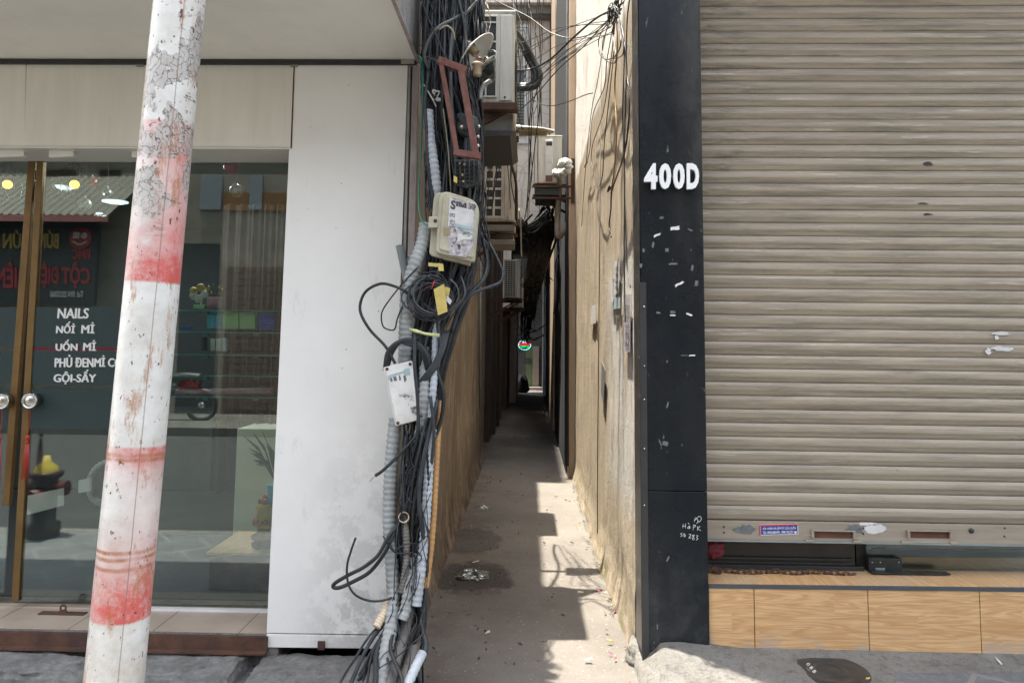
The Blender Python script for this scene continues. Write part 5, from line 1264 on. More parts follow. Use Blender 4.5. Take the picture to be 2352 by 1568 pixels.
# black ribbed ballast box under the frame
bb = thing('ballast_box', 'black ribbed ballast box with screw heads, right under the rust red frame', 'box', PY(1070, 420, 3.31))
MB().slab([PY(1044, 425, 3.31), PY(1072, 432, 3.31), PY(1104, 418, 3.33), PY(1102, 365, 3.33), PY(1042, 366, 3.31)], (0, .10, 0)).build('body', 'black_plastic', bb, .006)
mb = MB()
for i in range(6):
    u = 1046+i*10.5; mb.tube([PY(u, 368, 3.302), PY(u+1, 424+(2 if i < 3 else -3), 3.302)], .0042, 5)
for i in range(6):
    v = 373+i*9; mb.tube([PY(1044, v, 3.303), PY(1104, v-3, 3.310)], .0032, 5)
mb.build('ribs', 'black_plastic', bb)
for u, v in ((1067, 378), (1062, 402), (1064, 417), (1056, 376)): MB().sphere(PY(u, v, 3.298), .006, 8).build('screw', 'old_brass', bb)
MB().slab([PY(1042, 417, 3.296), PY(1050, 421, 3.296), PY(1050, 407, 3.296), PY(1042, 403, 3.296)], (0, .003, 0)).build('yellow_label', 'tag_yellow', bb)
# meter box
YM = 3.30
mbx = thing('meter_box', 'large beige meter box with torn posters, tilted on the cable bundle', 'meter box', PY(1045, 600, YM))
def rounded(pts, r, n=6):
    out = []; m = len(pts)
    for i in range(m):
        p = Vector((*pts[i], 0)); a = Vector((*pts[i-1], 0)); b = Vector((*pts[(i+1) % m], 0)); rr = r[i] if isinstance(r, (list, tuple)) else r
        d1 = (a-p).normalized()*rr; d2 = (b-p).normalized()*rr
        for k in range(n+1):
            t = k/n; q = (p+d1)*(1-t)**2 + p*2*t*(1-t) + (p+d2)*t*t; out.append((q.x, q.y))
    return out
def plate(pts, Y, th): return MB().slab(list(reversed([PY(u, v, Y) for u, v in pts])), (0, th, 0))
plate(rounded([(997, 436), (1086, 462), (1078, 609), (985, 586)], [26, 26, 8, 10]), YM+.035, .09).build('back_case', 'meter_box', mbx, .006)
plate(rounded([(1009, 434), (1102, 462), (1090, 603), (1000, 580)], [26, 30, 8, 8]), YM, .045).build('door', 'meter_box', mbx, .008)
plate(rounded([(1018, 444), (1098, 467), (1087, 593), (1008, 573)], [20, 24, 6, 6]), YM-.007, .010).build('door_face', 'meter_box', mbx, .006)
plate(rounded([(985, 497), (1007, 497), (1005, 523), (983, 523)], 3), YM-.002, .05).build('hasp', 'meter_box', mbx, .003)
MB().sphere(PY(1000, 507, YM-.004), .008, 10).build('lock_hole', 'dark_metal', mbx)
plate([(1033, 452), (1046, 456), (1090, 470), (1089, 560), (1070, 591), (1032, 585), (1028, 520)], YM-.0085, .001).build('old_poster', 'paper_torn', mbx)
plate([(1033, 452), (1046, 462), (1052, 470), (1048, 522), (1029, 519)], YM-.0092, .001).build('white_poster', 'paper_white', mbx)
text('poster_letters', 'SIM', [PY(u, v, YM-.0096) for u, v in ((1036, 459), (1072, 466), (1071, 487), (1034, 480))], 'ink_dark', mbx, .05)
text('poster_letters', 'VIP', [PY(u, v, YM-.0096) for u, v in ((1078, 466), (1094, 471), (1093, 485), (1077, 482))], 'ink_dark', mbx, .03)
plate(rounded([(1046, 473), (1089, 483), (1085, 522), (1044, 514)], 5), YM-.0104, .001).build('pasted_sheet', 'paper_white', mbx)
plate([(1045, 513), (1085, 522), (1084, 529), (1044, 520)], YM-.0106, .0008).build('blue_strip', 'paper_blue', mbx)
for s, y in (('092', 489), ('XÂY N', 502), ('CHO', 512)):
    text('poster_letters', s, [PY(u, v, YM-.0097) for u, v in ((1033, y), (1046, y+2), (1045, y+11), (1032, y+9))], 'ink_dark', mbx, .02)
text('poster_letters', 'XAY TO', [PY(u, v, YM-.0112) for u, v in ((1062, 529), (1080, 534), (1079, 545), (1061, 540))], 'cable_green', mbx, .02)
plate([(1052, 535), (1084, 541), (1082, 550), (1062, 551), (1050, 557)], YM-.0108, .0008).build('paper_patch', 'paper_white', mbx)
plate([(1018, 522), (1034, 524), (1034, 542), (1018, 540)], YM-.0090, .001).build('brown_tape', 'brown_tape', mbx)
plate([(1050, 562), (1056, 560), (1059, 567), (1053, 571)], YM-.0110, .0008).build('black_hole', 'ink_dark', mbx)
# white junction box
YJ = 3.30
jb = thing('junction_box', 'white rusty cornered junction box tilted on the cables below the meter box', 'junction box', PY(928, 970, YJ))
plate(rounded([(879, 844), (943, 829), (971, 962), (908, 979)], 4), YJ+.010, .06).build('case', 'junction_white', jb, .003)
plate(rounded([(884, 843), (945, 828), (973, 961), (911, 977)], 3), YJ, .012).build('lid', 'junction_white', jb, .002)
for u, v in ((889, 847), (942, 836), (968, 956), (914, 971)): MB().lathe([(.0001, .004), (.006, .003), (.007, 0)], Matrix.Translation(PY(u, v, YJ-.001)) @ Matrix.Rotation(math.pi/2, 4, 'X'), 10).build('rusty_screw', 'rust_metal', jb)
plate([(927, 848), (940, 845), (943, 860), (930, 864), (926, 858)], YJ-.001, .0008).build('blue_sticker', 'paper_blue', jb)
plate([(891, 862), (926, 852), (927, 856), (900, 866), (892, 873)], YJ-.001, .0008).build('blue_sticker', 'paper_blue', jb)
for q in ([(896, 868), (900, 867), (902, 876), (897, 876)], [(903, 865), (910, 864), (912, 874), (905, 875)], [(926, 863), (931, 861), (934, 872), (929, 878)], [(916, 862), (919, 861), (921, 872), (917, 874)], [(948, 934), (958, 931), (960, 938), (950, 941)]):
    plate(q, YJ-.0012, .0008).build('torn_patch', 'scuff_grey', jb)
text('faded_stamp', 'Railway', [PY(u, v, YJ-.0014) for u, v in ((917, 905), (938, 903), (939, 911), (918, 913))], 'ink_grey', jb, .01)
# upright stub of grey pipe behind the corner
sp = thing('pipe_stub', 'open ended grey pvc pipe stub leaning at the panel edge by the meter box', 'pipe', PY(935, 650, 3.5))
p, q = PY(918, 563, 3.45), PY(940, 665, 3.50)
MB().tube([p, q], .019, 16, False).tube([q, p], .0165, 16, False).build('pipe', 'pipe_grey', sp)
# ------------------------------------------------------------------ cables
def cable(pts, r, mat, label, group=None, n=6, k=6, name='cable'):
    p = cr(pts, k)
    return tag(MB().tube(p, r, n).build(name, mat), label, 'cable', group)
def lerpv(tab, v):
    for (a, b) in zip(tab, tab[1:]):
        if v <= b[0]:
            t = (v-a[0])/(b[0]-a[0]); t = max(0, min(1, t)); return tuple(a[i]*(1-t)+b[i]*t for i in range(1, len(a)))
    return tab[-1][1:]
CEN = [(-60, 1022, 44), (100, 1020, 42), (200, 1026, 48), (300, 1040, 54), (430, 1045, 54), (560, 1035, 46), (620, 1030, 52), (700, 1000, 46), (780, 978, 36), (900, 968, 34), (1000, 966, 30), (1100, 958, 32), (1200, 950, 34), (1300, 945, 34), (1400, 938, 34), (1460, 925, 42), (1520, 905, 58), (1590, 885, 78)]
GRP = 'black cables of the thick bundle at the shop corner'
LBL = 'one of the black cables running down in the thick bundle at the shop corner'
rc = random.Random(21)
def run(v0, v1, s0, s1, Yb, r, mat, lab, grp, wob=.35, step=62):
    pts = []; ph = rc.uniform(0, 6.3); f = rc.uniform(.006, .013); v = v0; nn = max(3, int((v1-v0)/step))
    for i in range(nn+1):
        t = i/nn; v = v0+(v1-v0)*t; c, w = lerpv(CEN, v)
        s = s0+(s1-s0)*t+wob*math.sin(v*f+ph)*.5+rc.uniform(-.12, .12)*wob
        s = max(-1.12, min(1.12, s))
        Y = Yb+.05*math.sin(v*.008+ph*1.7)
        pts.append(PY(c+s*w, v, Y))
    return cable(pts, r, mat, lab, grp, 6, 4)
BM = ['cable_black']*6+['cable_dusty']*4+['cable_grey']
# full-length runs
for i in range(46):
    a = -1+2*i/45; run(-60-rc.uniform(0, 20), 1600, a*.95, rc.uniform(-.9, .9), rc.uniform(3.40, 3.58), rc.choice([.005, .006, .0075, .009]), rc.choice(BM), LBL, GRP, .7)
G2 = 'black cables hanging above the meter box'; L2 = 'one of the black cables hanging in the mass above the meter box'
for i in range(84):
    a = rc.uniform(-1, 1); run(-60-rc.uniform(0, 20), rc.uniform(520, 700), a, max(-1, min(1, a+rc.uniform(-.5, .5))), rc.uniform(3.38, 3.68), rc.choice([.004, .006, .0075, .009, .011]), rc.choice(BM), L2, G2, .55)
G3 = 'black cables in the lower bundle between the junction box and the pavement'; L3 = 'one of the black cables in the lower bundle between junction box and pavement'
for i in range(26):
    a = rc.uniform(-1, 1); run(rc.uniform(760, 1000), 1600, a, rc.uniform(-1, 1), rc.uniform(3.30, 3.46), rc.choice([.005, .0065, .008, .010]), rc.choice(BM), L3, G3, 1.1, 70)
G2b = 'black cables of the second strand beside the dish lamp'
for i in range(20):
    u = 1072+1.9*i+rc.uniform(-2, 2)
    cable([PY(u+rc.uniform(-5, 5)+(j > 4)*rc.uniform(-6, 4), -40+j*55, 3.78+rc.uniform(-.03, .06)) for j in range(9)], rc.choice([.005, .007, .009]), rc.choice(BM), 'one of the black cables in the second strand behind the dish lamp', G2b, 6, 4)
# bundle that swings to the alley side below the meter box
G4 = 'cables swinging round the alley side below the meter box'
for i in range(13):
    d = rc.uniform(-8, 8); e = rc.uniform(-6, 6)
    cable(uv3([(1078+d, 560, 3.62), (1082+d*.8, 620, 3.55), (1072+d, 680, 3.48), (1050+d, 740, 3.45), (1032+d*.8, 800, 3.43), (1016+d*.7, 860, 3.42), (1005+e, 940, 3.42), (990+e, 1020, 3.42)]), rc.choice([.006, .008, .009]), 'cable_black', 'one of the thick black cables swinging round the alley side below the meter box', G4)
thin = MB()
for i in range(150):
    v = rc.choice([rc.uniform(-60, 500), rc.uniform(-60, 420), rc.uniform(600, 1350)]); L = rc.uniform(120, 420); s = rc.uniform(-1.1, 1.1); pts = []; m = 7; Yt = rc.uniform(3.37, 3.44)
    for j in range(m):
        vv = v+L*j/(m-1); c, w = lerpv(CEN, vv); s = max(-1.25, min(1.25, s+rc.uniform(-.45, .45))); pts.append(PY(c+s*w, vv, Yt+rc.uniform(-.02, .02)))
    thin.tube(cr(pts, 4), rc.choice([.0016, .0022, .003]), 5)
THIN = lambda: tag(thin.build('thin_wire_tangle', 'cable_dusty'), 'countless thin wires strung over the face of the cable bundle', 'wire tangle', kind='stuff')
for i in range(20):
    v = rc.uniform(985, 1400); L = rc.uniform(90, 260); s = rc.uniform(-1, 1); pts = []; m = 6; Yt = rc.uniform(3.24, 3.30)-max(0, v-1300)*.0006
    for j in range(m):
        vv = v+L*j/(m-1); c, w = lerpv(CEN, vv); s = max(-1.1, min(1.1, s+rc.uniform(-.6, .6))); pts.append(PY(c+s*w, vv, Yt+rc.uniform(-.02, .02)-max(0, vv-1400)*.0008))
    thin.tube(cr(pts, 4), rc.choice([.0020, .0026]), 5)
tape = [(1022, 250), (1000, 395), (1060, 470), (975, 800), (962, 930), (955, 1105), (948, 1245), (940, 1300), (935, 1380)]
for i in range(34):
    u = rc.uniform(1060, 1112); v = rc.uniform(400, 470); pts = [PY(u, v, 3.6)]
    for j in range(5): u += rc.uniform(-9, 9); v += rc.uniform(14, 44); pts.append(PY(u, v, 3.6+rc.uniform(-.03, .03)))
    thin.tube(cr(pts, 4), rc.choice([.002, .003, .004]), 5)
for i in range(16):
    u = rc.uniform(1182, 1246); Y0 = rc.uniform(5.0, 6.2); pts = [PY(u+rc.uniform(-12, 12), -20, Y0)]
    for v in (90, 190, 300, 410, 500): u += rc.uniform(-7, 7); pts.append(PY(u, v, Y0+v*.001))
    thin.tube(cr(pts[:rc.choice([4, 5, 6])], 5), .0026, 5)
for i in range(9):
    a = rc.uniform(0, 60); thin.tube(cr([PY(1100+rc.uniform(-15, 10), 20+a*2, 4.1), PY(1180, 80+a*2.4+rc.uniform(0, 40), 4.8), PY(1290, 60+a*1.5, 4.7), PY(1405+rc.uniform(-6, 12), 25+rc.uniform(0, 60), 4.25)], 8), .0022, 5)
THIN()
# named runs
def C(pts, r, mat, label, **k): return cable(uv3(pts), r, mat, label, k.pop('group', None), **k)
C([(962, 700, 3.34), (935, 672, 3.33), (905, 657, 3.33), (872, 652, 3.34), (838, 672, 3.35), (827, 712, 3.35), (848, 755, 3.34), (885, 795, 3.33), (908, 835, 3.32)], .0065, 'cable_black', 'thick black cable bowing far out left over the white panel above the junction box', n=8)
C([(962, 612, 3.33), (930, 645, 3.33), (895, 688, 3.34), (877, 718, 3.34), (879, 747, 3.34), (893, 757, 3.34), (907, 755, 3.34), (914, 728, 3.34), (938, 672, 3.34), (950, 630, 3.36)], .0036, 'cable_black', 'thin black cable loop hanging inside the big bow left of the bundle')
C([(965, 690, 3.35), (1000, 715, 3.28), (1035, 712, 3.27), (1062, 690, 3.27), (1068, 665, 3.28), (1058, 632, 3.32)], .006, 'cable_black', 'black cable curving under the yellow tags right of the coil')
GC = 'coiled spare cable rings below the meter box'
for i in range(11):
    cx_, cy_, rx, ry = 985+rc.uniform(-14, 20), 678+rc.uniform(-16, 20), rc.uniform(34, 62), rc.uniform(34, 58); a0 = rc.uniform(0, 6.28); sp = rc.uniform(4.6, 6.6); Yc = rc.uniform(3.27, 3.36)
    cable([PY(cx_+rx*math.cos(a0+sp*t/14), cy_+ry*math.sin(a0+sp*t/14), Yc+.03*t/14) for t in range(15)], rc.choice([.0028, .0035, .0045]), rc.choice(['cable_black', 'cable_dusty', 'cable_grey']), 'one ring of the loosely coiled spare cable below the meter box', GC, 6, 3)
C([(1100, 495, 3.7), (1118, 545, 3.62), (1145, 600, 3.55), (1155, 628, 3.52), (1146, 650, 3.5), (1110, 664, 3.46), (1078, 680, 3.42), (1050, 720, 3.40)], .0075, 'cable_dusty', 'long black cable bowing right across the alley opening beside the meter box', n=8)
C([(1098, 520, 3.68), (1112, 560, 3.6), (1119, 606, 3.56), (1110, 642, 3.5), (1082, 672, 3.45), (1058, 700, 3.42), (1038, 760, 3.42)], .011, 'cable_dusty', 'thickest dusty cable bowing right below the meter box', n=8)
# arcs over the junction box
for i, (du, r_) in enumerate(((0, .010), (5, .009), (10, .008))):
    C([(884+du*.5, 850, 3.36), (890+du, 812, 3.33), (908+du, 790-du*.3, 3.31), (935, 780+du, 3.30), (962, 790+du, 3.30), (984-du, 822, 3.32), (994-du, 870, 3.34), (1002-du, 930, 3.36), (992-du, 1010, 3.38)], r_, 'cable_dusty' if i == 0 else 'cable_black', 'thick black cable arching over the top of the white junction box', group='thick cables arching over the junction box', n=8)
for i in range(4):
    C([(1018+i*4, 760, 3.36), (1008+i*3, 810, 3.32), (985+i*4, 850, 3.31), (962+i*3, 880, 3.32), (955, 915, 3.34)], .007, 'cable_dusty', 'dusty cable sweeping down from the right behind the junction box', group='dusty cables sweeping behind the junction box', n=8)
C([(1000, 700, 3.36), (1010, 790, 3.34), (1004, 850, 3.33), (1018, 900, 3.33), (1014, 960, 3.34), (990, 1030, 3.36), (975, 1100, 3.36)], .009, 'cable_black', 'thick black cable snaking right of the junction box', n=8)
C([(985, 960, 3.34), (960, 995, 3.30), (925, 1035, 3.28), (905, 1056, 3.28), (878, 1081, 3.28), (862, 1092, 3.28)], .0075, 'cable_black', 'cut thick cable end pointing down left over the white panel')
C([(864, 1091, 3.28), (856, 1098, 3.28), (849, 1106, 3.28)], .0016, 'copper', 'bare copper wire tip at the end of the cut thick cable', n=5)
C([(935, 1190, 3.34), (905, 1215, 3.28), (888, 1240, 3.26), (868, 1275, 3.25), (835, 1302, 3.25), (800, 1320, 3.25), (770, 1338, 3.25), (766, 1348, 3.25), (782, 1348, 3.25), (815, 1333, 3.26), (850, 1312, 3.27), (880, 1275, 3.27), (896, 1245, 3.28), (912, 1210, 3.32)], .008, 'cable_black', 'thick black cable doubled back in a hook low over the white panel', n=8)
C([(817, 1234, 3.24), (806, 1265, 3.24), (797, 1300, 3.24), (800, 1340, 3.24), (817, 1366, 3.24), (850, 1379, 3.25), (885, 1377, 3.26), (915, 1362, 3.30), (938, 1335, 3.34)], .0048, 'cable_black', 'black cable with a free upright end curving low over the white panel', n=7)
C([(893, 1238, 3.26), (905, 1262, 3.25), (930, 1250, 3.26), (960, 1248, 3.28), (978, 1252, 3.34), (982, 1262, 3.40)], .003, 'cable_black', 'thin black tie wrapped across the lower bundle')
C([(880, 1230, 3.28), (900, 1262, 3.26), (918, 1270, 3.26), (950, 1268, 3.27)], .0035, 'cable_black', 'thin black tie below the doubled hook cable')
GK = 'tangled loops on the front of the lower bundle'
for i in range(14):
    cx_, cy_ = lerpv(CEN, rc.uniform(1000, 1260))[0]+rc.uniform(-22, 16), rc.uniform(990, 1270); rx, ry = rc.uniform(8, 26), rc.uniform(22, 70); a0 = rc.uniform(0, 6.28)
    cable([PY(cx_+rx*math.cos(a0+.42*t), cy_+ry*math.sin(a0+.42*t)+t*2, 3.29+.004*t) for t in range(11)], rc.choice([.003, .0038, .0045]), 'cable_black' if i % 3 else 'cable_dusty', 'small loop of black cable knotted on the front of the lower bundle', GK, 6, 3)
# cables fanning out at the foot
GF = 'black cables fanning out onto the pavement at the bundle foot'
for i, u in enumerate((782, 806, 838, 858, 905, 930)):
    q = rc.uniform(-14, 14)
    C([(938-i*2, 1290+q*3, 3.34), (912+(u-860)*.10+q*.4, 1390+q, 3.30), (880+(u-860)*.38, 1452+q*1.5, 3.25), (862+(u-860)*.55+q*.3, 1500+q, 3.17), (u+q*.6, 1562, 3.06), (u-14+q, 1606, 3.0)], rc.choice([.005, .008, .011]), rc.choice(['cable_dusty', 'cable_black']), 'thick dusty black cable fanning out onto the pavement at the foot of the bundle', group=GF, n=8)
C([(967, 1370, 3.36), (965, 1420, 3.33), (970, 1450, 3.31), (978, 1475, 3.28), (975, 1500, 3.25), (968, 1515, 3.22)], .013, 'cable_dusty', 'stout cable entering the short white conduit at the foot of the bundle', n=10)
# coloured strands
C([(960, 128, 3.40), (969, 140, 3.38), (972, 200, 3.38), (968, 330, 3.38), (961, 440, 3.38), (966, 500, 3.36), (985, 520, 3.34), (1010, 528, 3.36)], .0035, 'cable_green', 'bright green wire running down the corner beside the panel edge')
C([(964, 130, 3.39), (970, 200, 3.37), (968, 300, 3.37), (963, 420, 3.37)], .0028, 'cable_green', 'second thinner green wire beside the bright green one')
C([(972, 225, 3.38), (985, 270, 3.36), (1000, 330, 3.35), (1004, 390, 3.35), (998, 450, 3.38), (980, 520, 3.40)], .003, 'cable_orange', 'thin orange brown wire down the left side of the bundle')
C([(974, 195, 3.36), (990, 222, 3.34), (1002, 245, 3.33)], .003, 'cable_white', 'short cream wire ending at the white connector clump')
C([(1018, 250, 3.34), (1028, 330, 3.34), (1034, 410, 3.35), (1036, 470, 3.4)], .003, 'cable_tan', 'cream wire running down beside the upper ribbed conduit')
C([(1112, 122, 4.1), (1122, 150, 4.0), (1118, 185, 3.95), (1100, 210, 3.9)], .007, 'cable_tan', 'thick cream cable curving down below the dish lamp', n=8)
C([(972, 128, 3.36), (1005, 142, 3.30), (1045, 160, 3.28), (1072, 175, 3.30), (1090, 200, 3.4)], .0048, 'cable_dusty', 'dark cable crossing the top of the rust red frame')
C([(960, -30, 3.3), (978, 30, 3.3), (1000, 78, 3.3), (1022, 130, 3.3), (1035, 165, 3.3)], .004, 'cable_black', 'straight black cable slanting over the upper left of the bundle')
C([(985, 160, 3.36), (975, 128, 3.33), (985, 92, 3.32), (1008, 62, 3.33), (1040, 45, 3.36), (1075, 25, 3.40), (1098, 0, 3.4)], .007, 'cable_grey', 'grey cable arching up across the upper bundle', n=8)
C([(1008, 68, 3.31), (1026, 60, 3.3), (1040, 72, 3.3), (1044, 92, 3.32)], .0045, 'cable_tan', 'short cream cable arch high on the bundle')
# knot of pale wires beside unit 1
GP = 'pale tangled wires beside the nearest air conditioner'
for i in range(18):
    u = rc.uniform(1072, 1108); cable([PY(u+rc.uniform(-16, 16)+j*2.2, -20+j*34+rc.uniform(-8, 8), 3.9+rc.uniform(-.05, .05)) for j in range(6)], rc.choice([.0022, .003]), rc.choice(['cable_white', 'cable_tan', 'cable_black', 'cable_black']), 'one thin wire of the pale tangle beside the nearest air conditioner', GP, 5, 4)
GU = 'thin wires falling below the nearest air conditioner'
for i in range(8):
    u = 1112+i*8.3; cable([PY(u, 300, 4.9), PY(u+rc.uniform(-4, 8), 350, 5.0), PY(u+(6 if i > 5 else -10)+rc.uniform(-4, 4), 410, 5.1), PY(u+(14 if i > 5 else -18)+rc.uniform(-6, 6), 480, 5.2)], rc.choice([.003, .004]), 'cable_black', 'one thin wire falling behind the rust red frame under the nearest air conditioner', GU, 5, 4)
C([(1145, 312, 5.0), (1160, 345, 5.1), (1178, 390, 5.3), (1186, 430, 5.5), (1187, 500, 5.8), (1192, 520, 6.0)], .010, 'cable_black', 'thick black cable falling right of the square holed air conditioner', n=8)
# aerial lines across the alley
C([(1060, 78, 3.9), (1096, 108, 4.0), (1136, 143, 4.3), (1170, 160, 4.6), (1215, 160, 4.8), (1262, 138, 4.6), (1320, 84, 4.4), (1370, 42, 4.3), (1415, 18, 4.25), (1452, -8, 4.1)], .0060, 'cable_black', 'thickest sagging line crossing the alley mouth to the knot on the right wall', n=7)
C([(1110, -12, 5.2), (1150, 8, 5.0), (1215, 40, 4.8), (1262, 74, 4.6), (1310, 88, 4.5), (1355, 80, 4.35), (1385, 60, 4.3), (1412, 28, 4.25)], .0032, 'cable_black', 'thin line sagging from the top of the alley to the wall knot')
C([(1182, 262, 5.0), (1222, 228, 5.0), (1282, 160, 4.8), (1340, 108, 4.5), (1378, 66, 4.35), (1408, 34, 4.25)], .0035, 'cable_black', 'straight slanting line from the nearest air conditioner up to the wall knot')
C([(1222, 228, 5.0), (1240, 238, 4.9), (1270, 243, 4.8), (1310, 232, 4.6), (1345, 218, 4.4), (1362, 214, 4.35)], .0028, 'cable_black', 'thin slack wire crossing low between the twisted knot and the right wall')
C([(1208, -12, 5.2), (1226, 60, 5.1), (1240, 120, 5.05), (1238, 190, 5.0), (1224, 240, 5.0), (1219, 320, 5.2), (1210, 470, 5.6), (1200, 520, 6.0)], .0035, 'cable_black', 'long wire hanging down the middle of the alley opening')
C([(1176, -12, 5.2), (1186, 60, 5.1), (1190, 110, 5.1), (1182, 190, 5.1), (1192, 270, 5.2), (1202, 300, 5.3)], .0035, 'cable_black', 'wire hanging down past the right edge of the nearest air conditioner')
C([(1170, -12, 5.2), (1200, 60, 5.1), (1232, 160, 5.0), (1240, 230, 5.1), (1228, 340, 5.4), (1215, 440, 5.7)], .0035, 'cable_black', 'wire slanting behind the looped insulated pipe')
C([(1205, 180, 5.1), (1216, 130, 5.1), (1222, 220, 5.1), (1215, 300, 5.3), (1222, 400, 5.6), (1206, 500, 6.0)], .003, 'cable_black', 'thin vertical wire in front of the white framed window')
C([(1228, 182, 5.1), (1232, 205, 5.1), (1236, 232, 5.1), (1226, 262, 5.1)], .003, 'cable_green', 'short green twisted string below the looped insulated pipe')
C([(1192, 480, 6.0), (1196, 520, 6.0), (1197, 560, 6.0), (1198, 590, 6.0)], .006, 'cable_tan', 'stiff pale cable end hanging before the dark underside of the bridging house')
# wires on the right wall from the knot (they hang a little off the wall)
def W(pts, r, mat, label, n=6, group=None): return cable([PX(u, v, .49-.02*dx) for u, v, dx in pts], r, mat, label, group, n, 6)
W([(1452, -20, 0), (1428, 10, 1), (1410, 28, 2), (1398, 50, 2), (1385, 110, 1.5), (1372, 190, 1), (1358, 260, .8), (1344, 400, .5), (1336, 520, .3)], .0028, 'cable_black', 'leftmost thin wire trailing down the right wall from the knot')
W([(1415, 25, 2), (1378, 82, 2.5), (1376, 118, 2.5), (1390, 136, 2.5), (1412, 130, 2.5), (1426, 100, 2.5), (1420, 50, 2)], .0035, 'cable_black', 'largest hanging loop under the wall knot', group=None)
W([(1412, 30, 2), (1386, 90, 2.2), (1385, 128, 2.2), (1400, 144, 2.2), (1415, 138, 2.2), (1408, 75, 2.2), (1418, 40, 2)], .003, 'cable_black', 'second hanging loop under the wall knot')
W([(1418, 28, 2), (1430, 70, 2.4), (1432, 120, 2.4), (1418, 134, 2.4), (1404, 134, 2.4)], .003, 'cable_black', 'right hand loop under the wall knot')
W([(1412, 40, 1.6), (1394, 140, 1.4), (1388, 200, 1.2), (1366, 250, 1), (1358, 290, .8), (1354, 350, .8), (1342, 385, .8), (1350, 372, .8)], .0032, 'cable_black', 'black wire ending in a hook where the pale wall begins')
W([(1414, 40, 1.6), (1402, 150, 1.4), (1385, 260, 1.2), (1362, 330, 1), (1358, 372, 1), (1366, 408, 1), (1374, 430, 1), (1384, 402, 1), (1388, 330, 1), (1402, 200, 1), (1410, 120, 1.2)], .003, 'cable_black', 'wire falling in a narrow V over the tan wall')
W([(1416, 45, 2), (1418, 110, 1.8), (1412, 200, 1.6), (1416, 300, 1.6), (1412, 380, 1.6), (1404, 440, 1.6)], .0045, 'cable_orange', 'single ochre wire among the black ones on the right wall')
W([(1424, 48, 1.8), (1436, 110, 1.5), (1440, 170, 1.3), (1446, 230, 1.2), (1442, 300, 1.2), (1432, 360, 1.2), (1408, 430, 1.4), (1404, 445, 1.5), (1403, 480, 1.5), (1399, 520, 1.5), (1404, 545, 1.5)], .0042, 'cable_black', 'black wire with a plug end dangling lowest in the middle of the tan wall')
W([(1448, -20, 1), (1440, 60, 1), (1438, 200, 1), (1434, 400, .8), (1440, 600, .6), (1448, 660, .6)], .0032, 'cable_black', 'long wire trailing down near the black pillar')
W([(1430, 60, 1.2), (1434, 130, 1), (1430, 260, .8), (1434, 400, .6), (1434, 600, .4), (1436, 740, .3)], .003, 'cable_black', 'straight wire lying against the wall near the black pillar')
W([(1404, 430, 1.5), (1396, 440, 1.5), (1400, 428, 1.5)], .006, 'cable_black', 'black plug on the ochre wire')
kn = MB()
for i in range(16):
    c0 = PX(1412+rc.uniform(-9, 9), 27+rc.uniform(-9, 12), .45); kn.tube(cr([c0+Vector((rc.uniform(-.02, .02), rc.uniform(-.05, .05), rc.uniform(-.05, .05))) for _ in range(5)]), .003, 5)
tag(kn.build('wire_knot', 'cable_black'), 'tight knot of black wires pinned high on the right alley wall', 'wire knot')
# far dark tangle hanging over the alley
GT = 'black wires of the tangle hanging under the right wall air conditioner'
TC = [(470, 1256, 10), (500, 1250, 30), (530, 1240, 34), (560, 1240, 22), (600, 1236, 16), (650, 1224, 14), (700, 1216, 12), (760, 1208, 8), (785, 1206, 5)]
far = MB()
for i in range(110):
    pts = []; s = rc.uniform(-1, 1); v = rc.uniform(470, 540); ve = rc.uniform(620, 790); m = 8
    for j in range(m):
        vv = v+(ve-v)*j/(m-1); c, w = lerpv(TC, vv); s = max(-1.5, min(1.5, s+rc.uniform(-.5, .5))); pts.append(PY(c+s*w, vv, 10.5+(vv-470)*.022+rc.uniform(-.05, .05)))
    far.tube(cr(pts, 3), rc.choice([.008, .011, .014]), 5)
tag(far.build('far_wire_tangle', 'wire_far'), 'dark tangle of wires hanging over the alley under the right wall air conditioner', 'wire tangle', kind='stuff')
GS = 'loose grey wires sagging across into the far tangle'
for i in range(16):
    a = rc.uniform(0, 1)
    C([(1190+rc.uniform(-4, 10), 500+14*a, 9.5), (1210, 512+rc.uniform(0, 22), 9.7), (1232, 510+rc.uniform(-6, 22), 9.9), (1256, 480+rc.uniform(0, 40), 10.2)], .007, rc.choice(['cable_grey', 'cable_tan', 'cable_black', 'cable_black']), 'one loose wire sagging across the alley into the far tangle', group=GS, n=5, k=4)
tail = MB()
for i in range(90):
    v = rc.uniform(600, 780); c, w = lerpv(TC, v); p = PY(c+rc.uniform(-1.5, 1.5)*w, v, 13+rc.uniform(-.3, .3))
    tail.tube([p, p+Vector((rc.uniform(-.12, .12), 0, rc.uniform(-.16, .05))), p+Vector((rc.uniform(-.2, .2), 0, rc.uniform(-.25, .02)))], .006, 4, False)
tag(tail.build('frayed_wire_ends', 'wire_far'), kind='stuff')
for (a, b, m_) in (((1252, 752), (1208, 782), 'cable_grey'), ((1250, 775), (1209, 797), 'cable_grey'), ((1209, 784), (1248, 786), 'cable_tan')):
    C([(a[0], a[1]-6, 16.4), ((a[0]+b[0])/2, (a[1]+b[1])/2-7, 17), (b[0], b[1]-18, 17.5)], .016, m_, 'pale stay wire from the far right wall to the hanging tangle', group='pale stay wires at the far end', n=5)
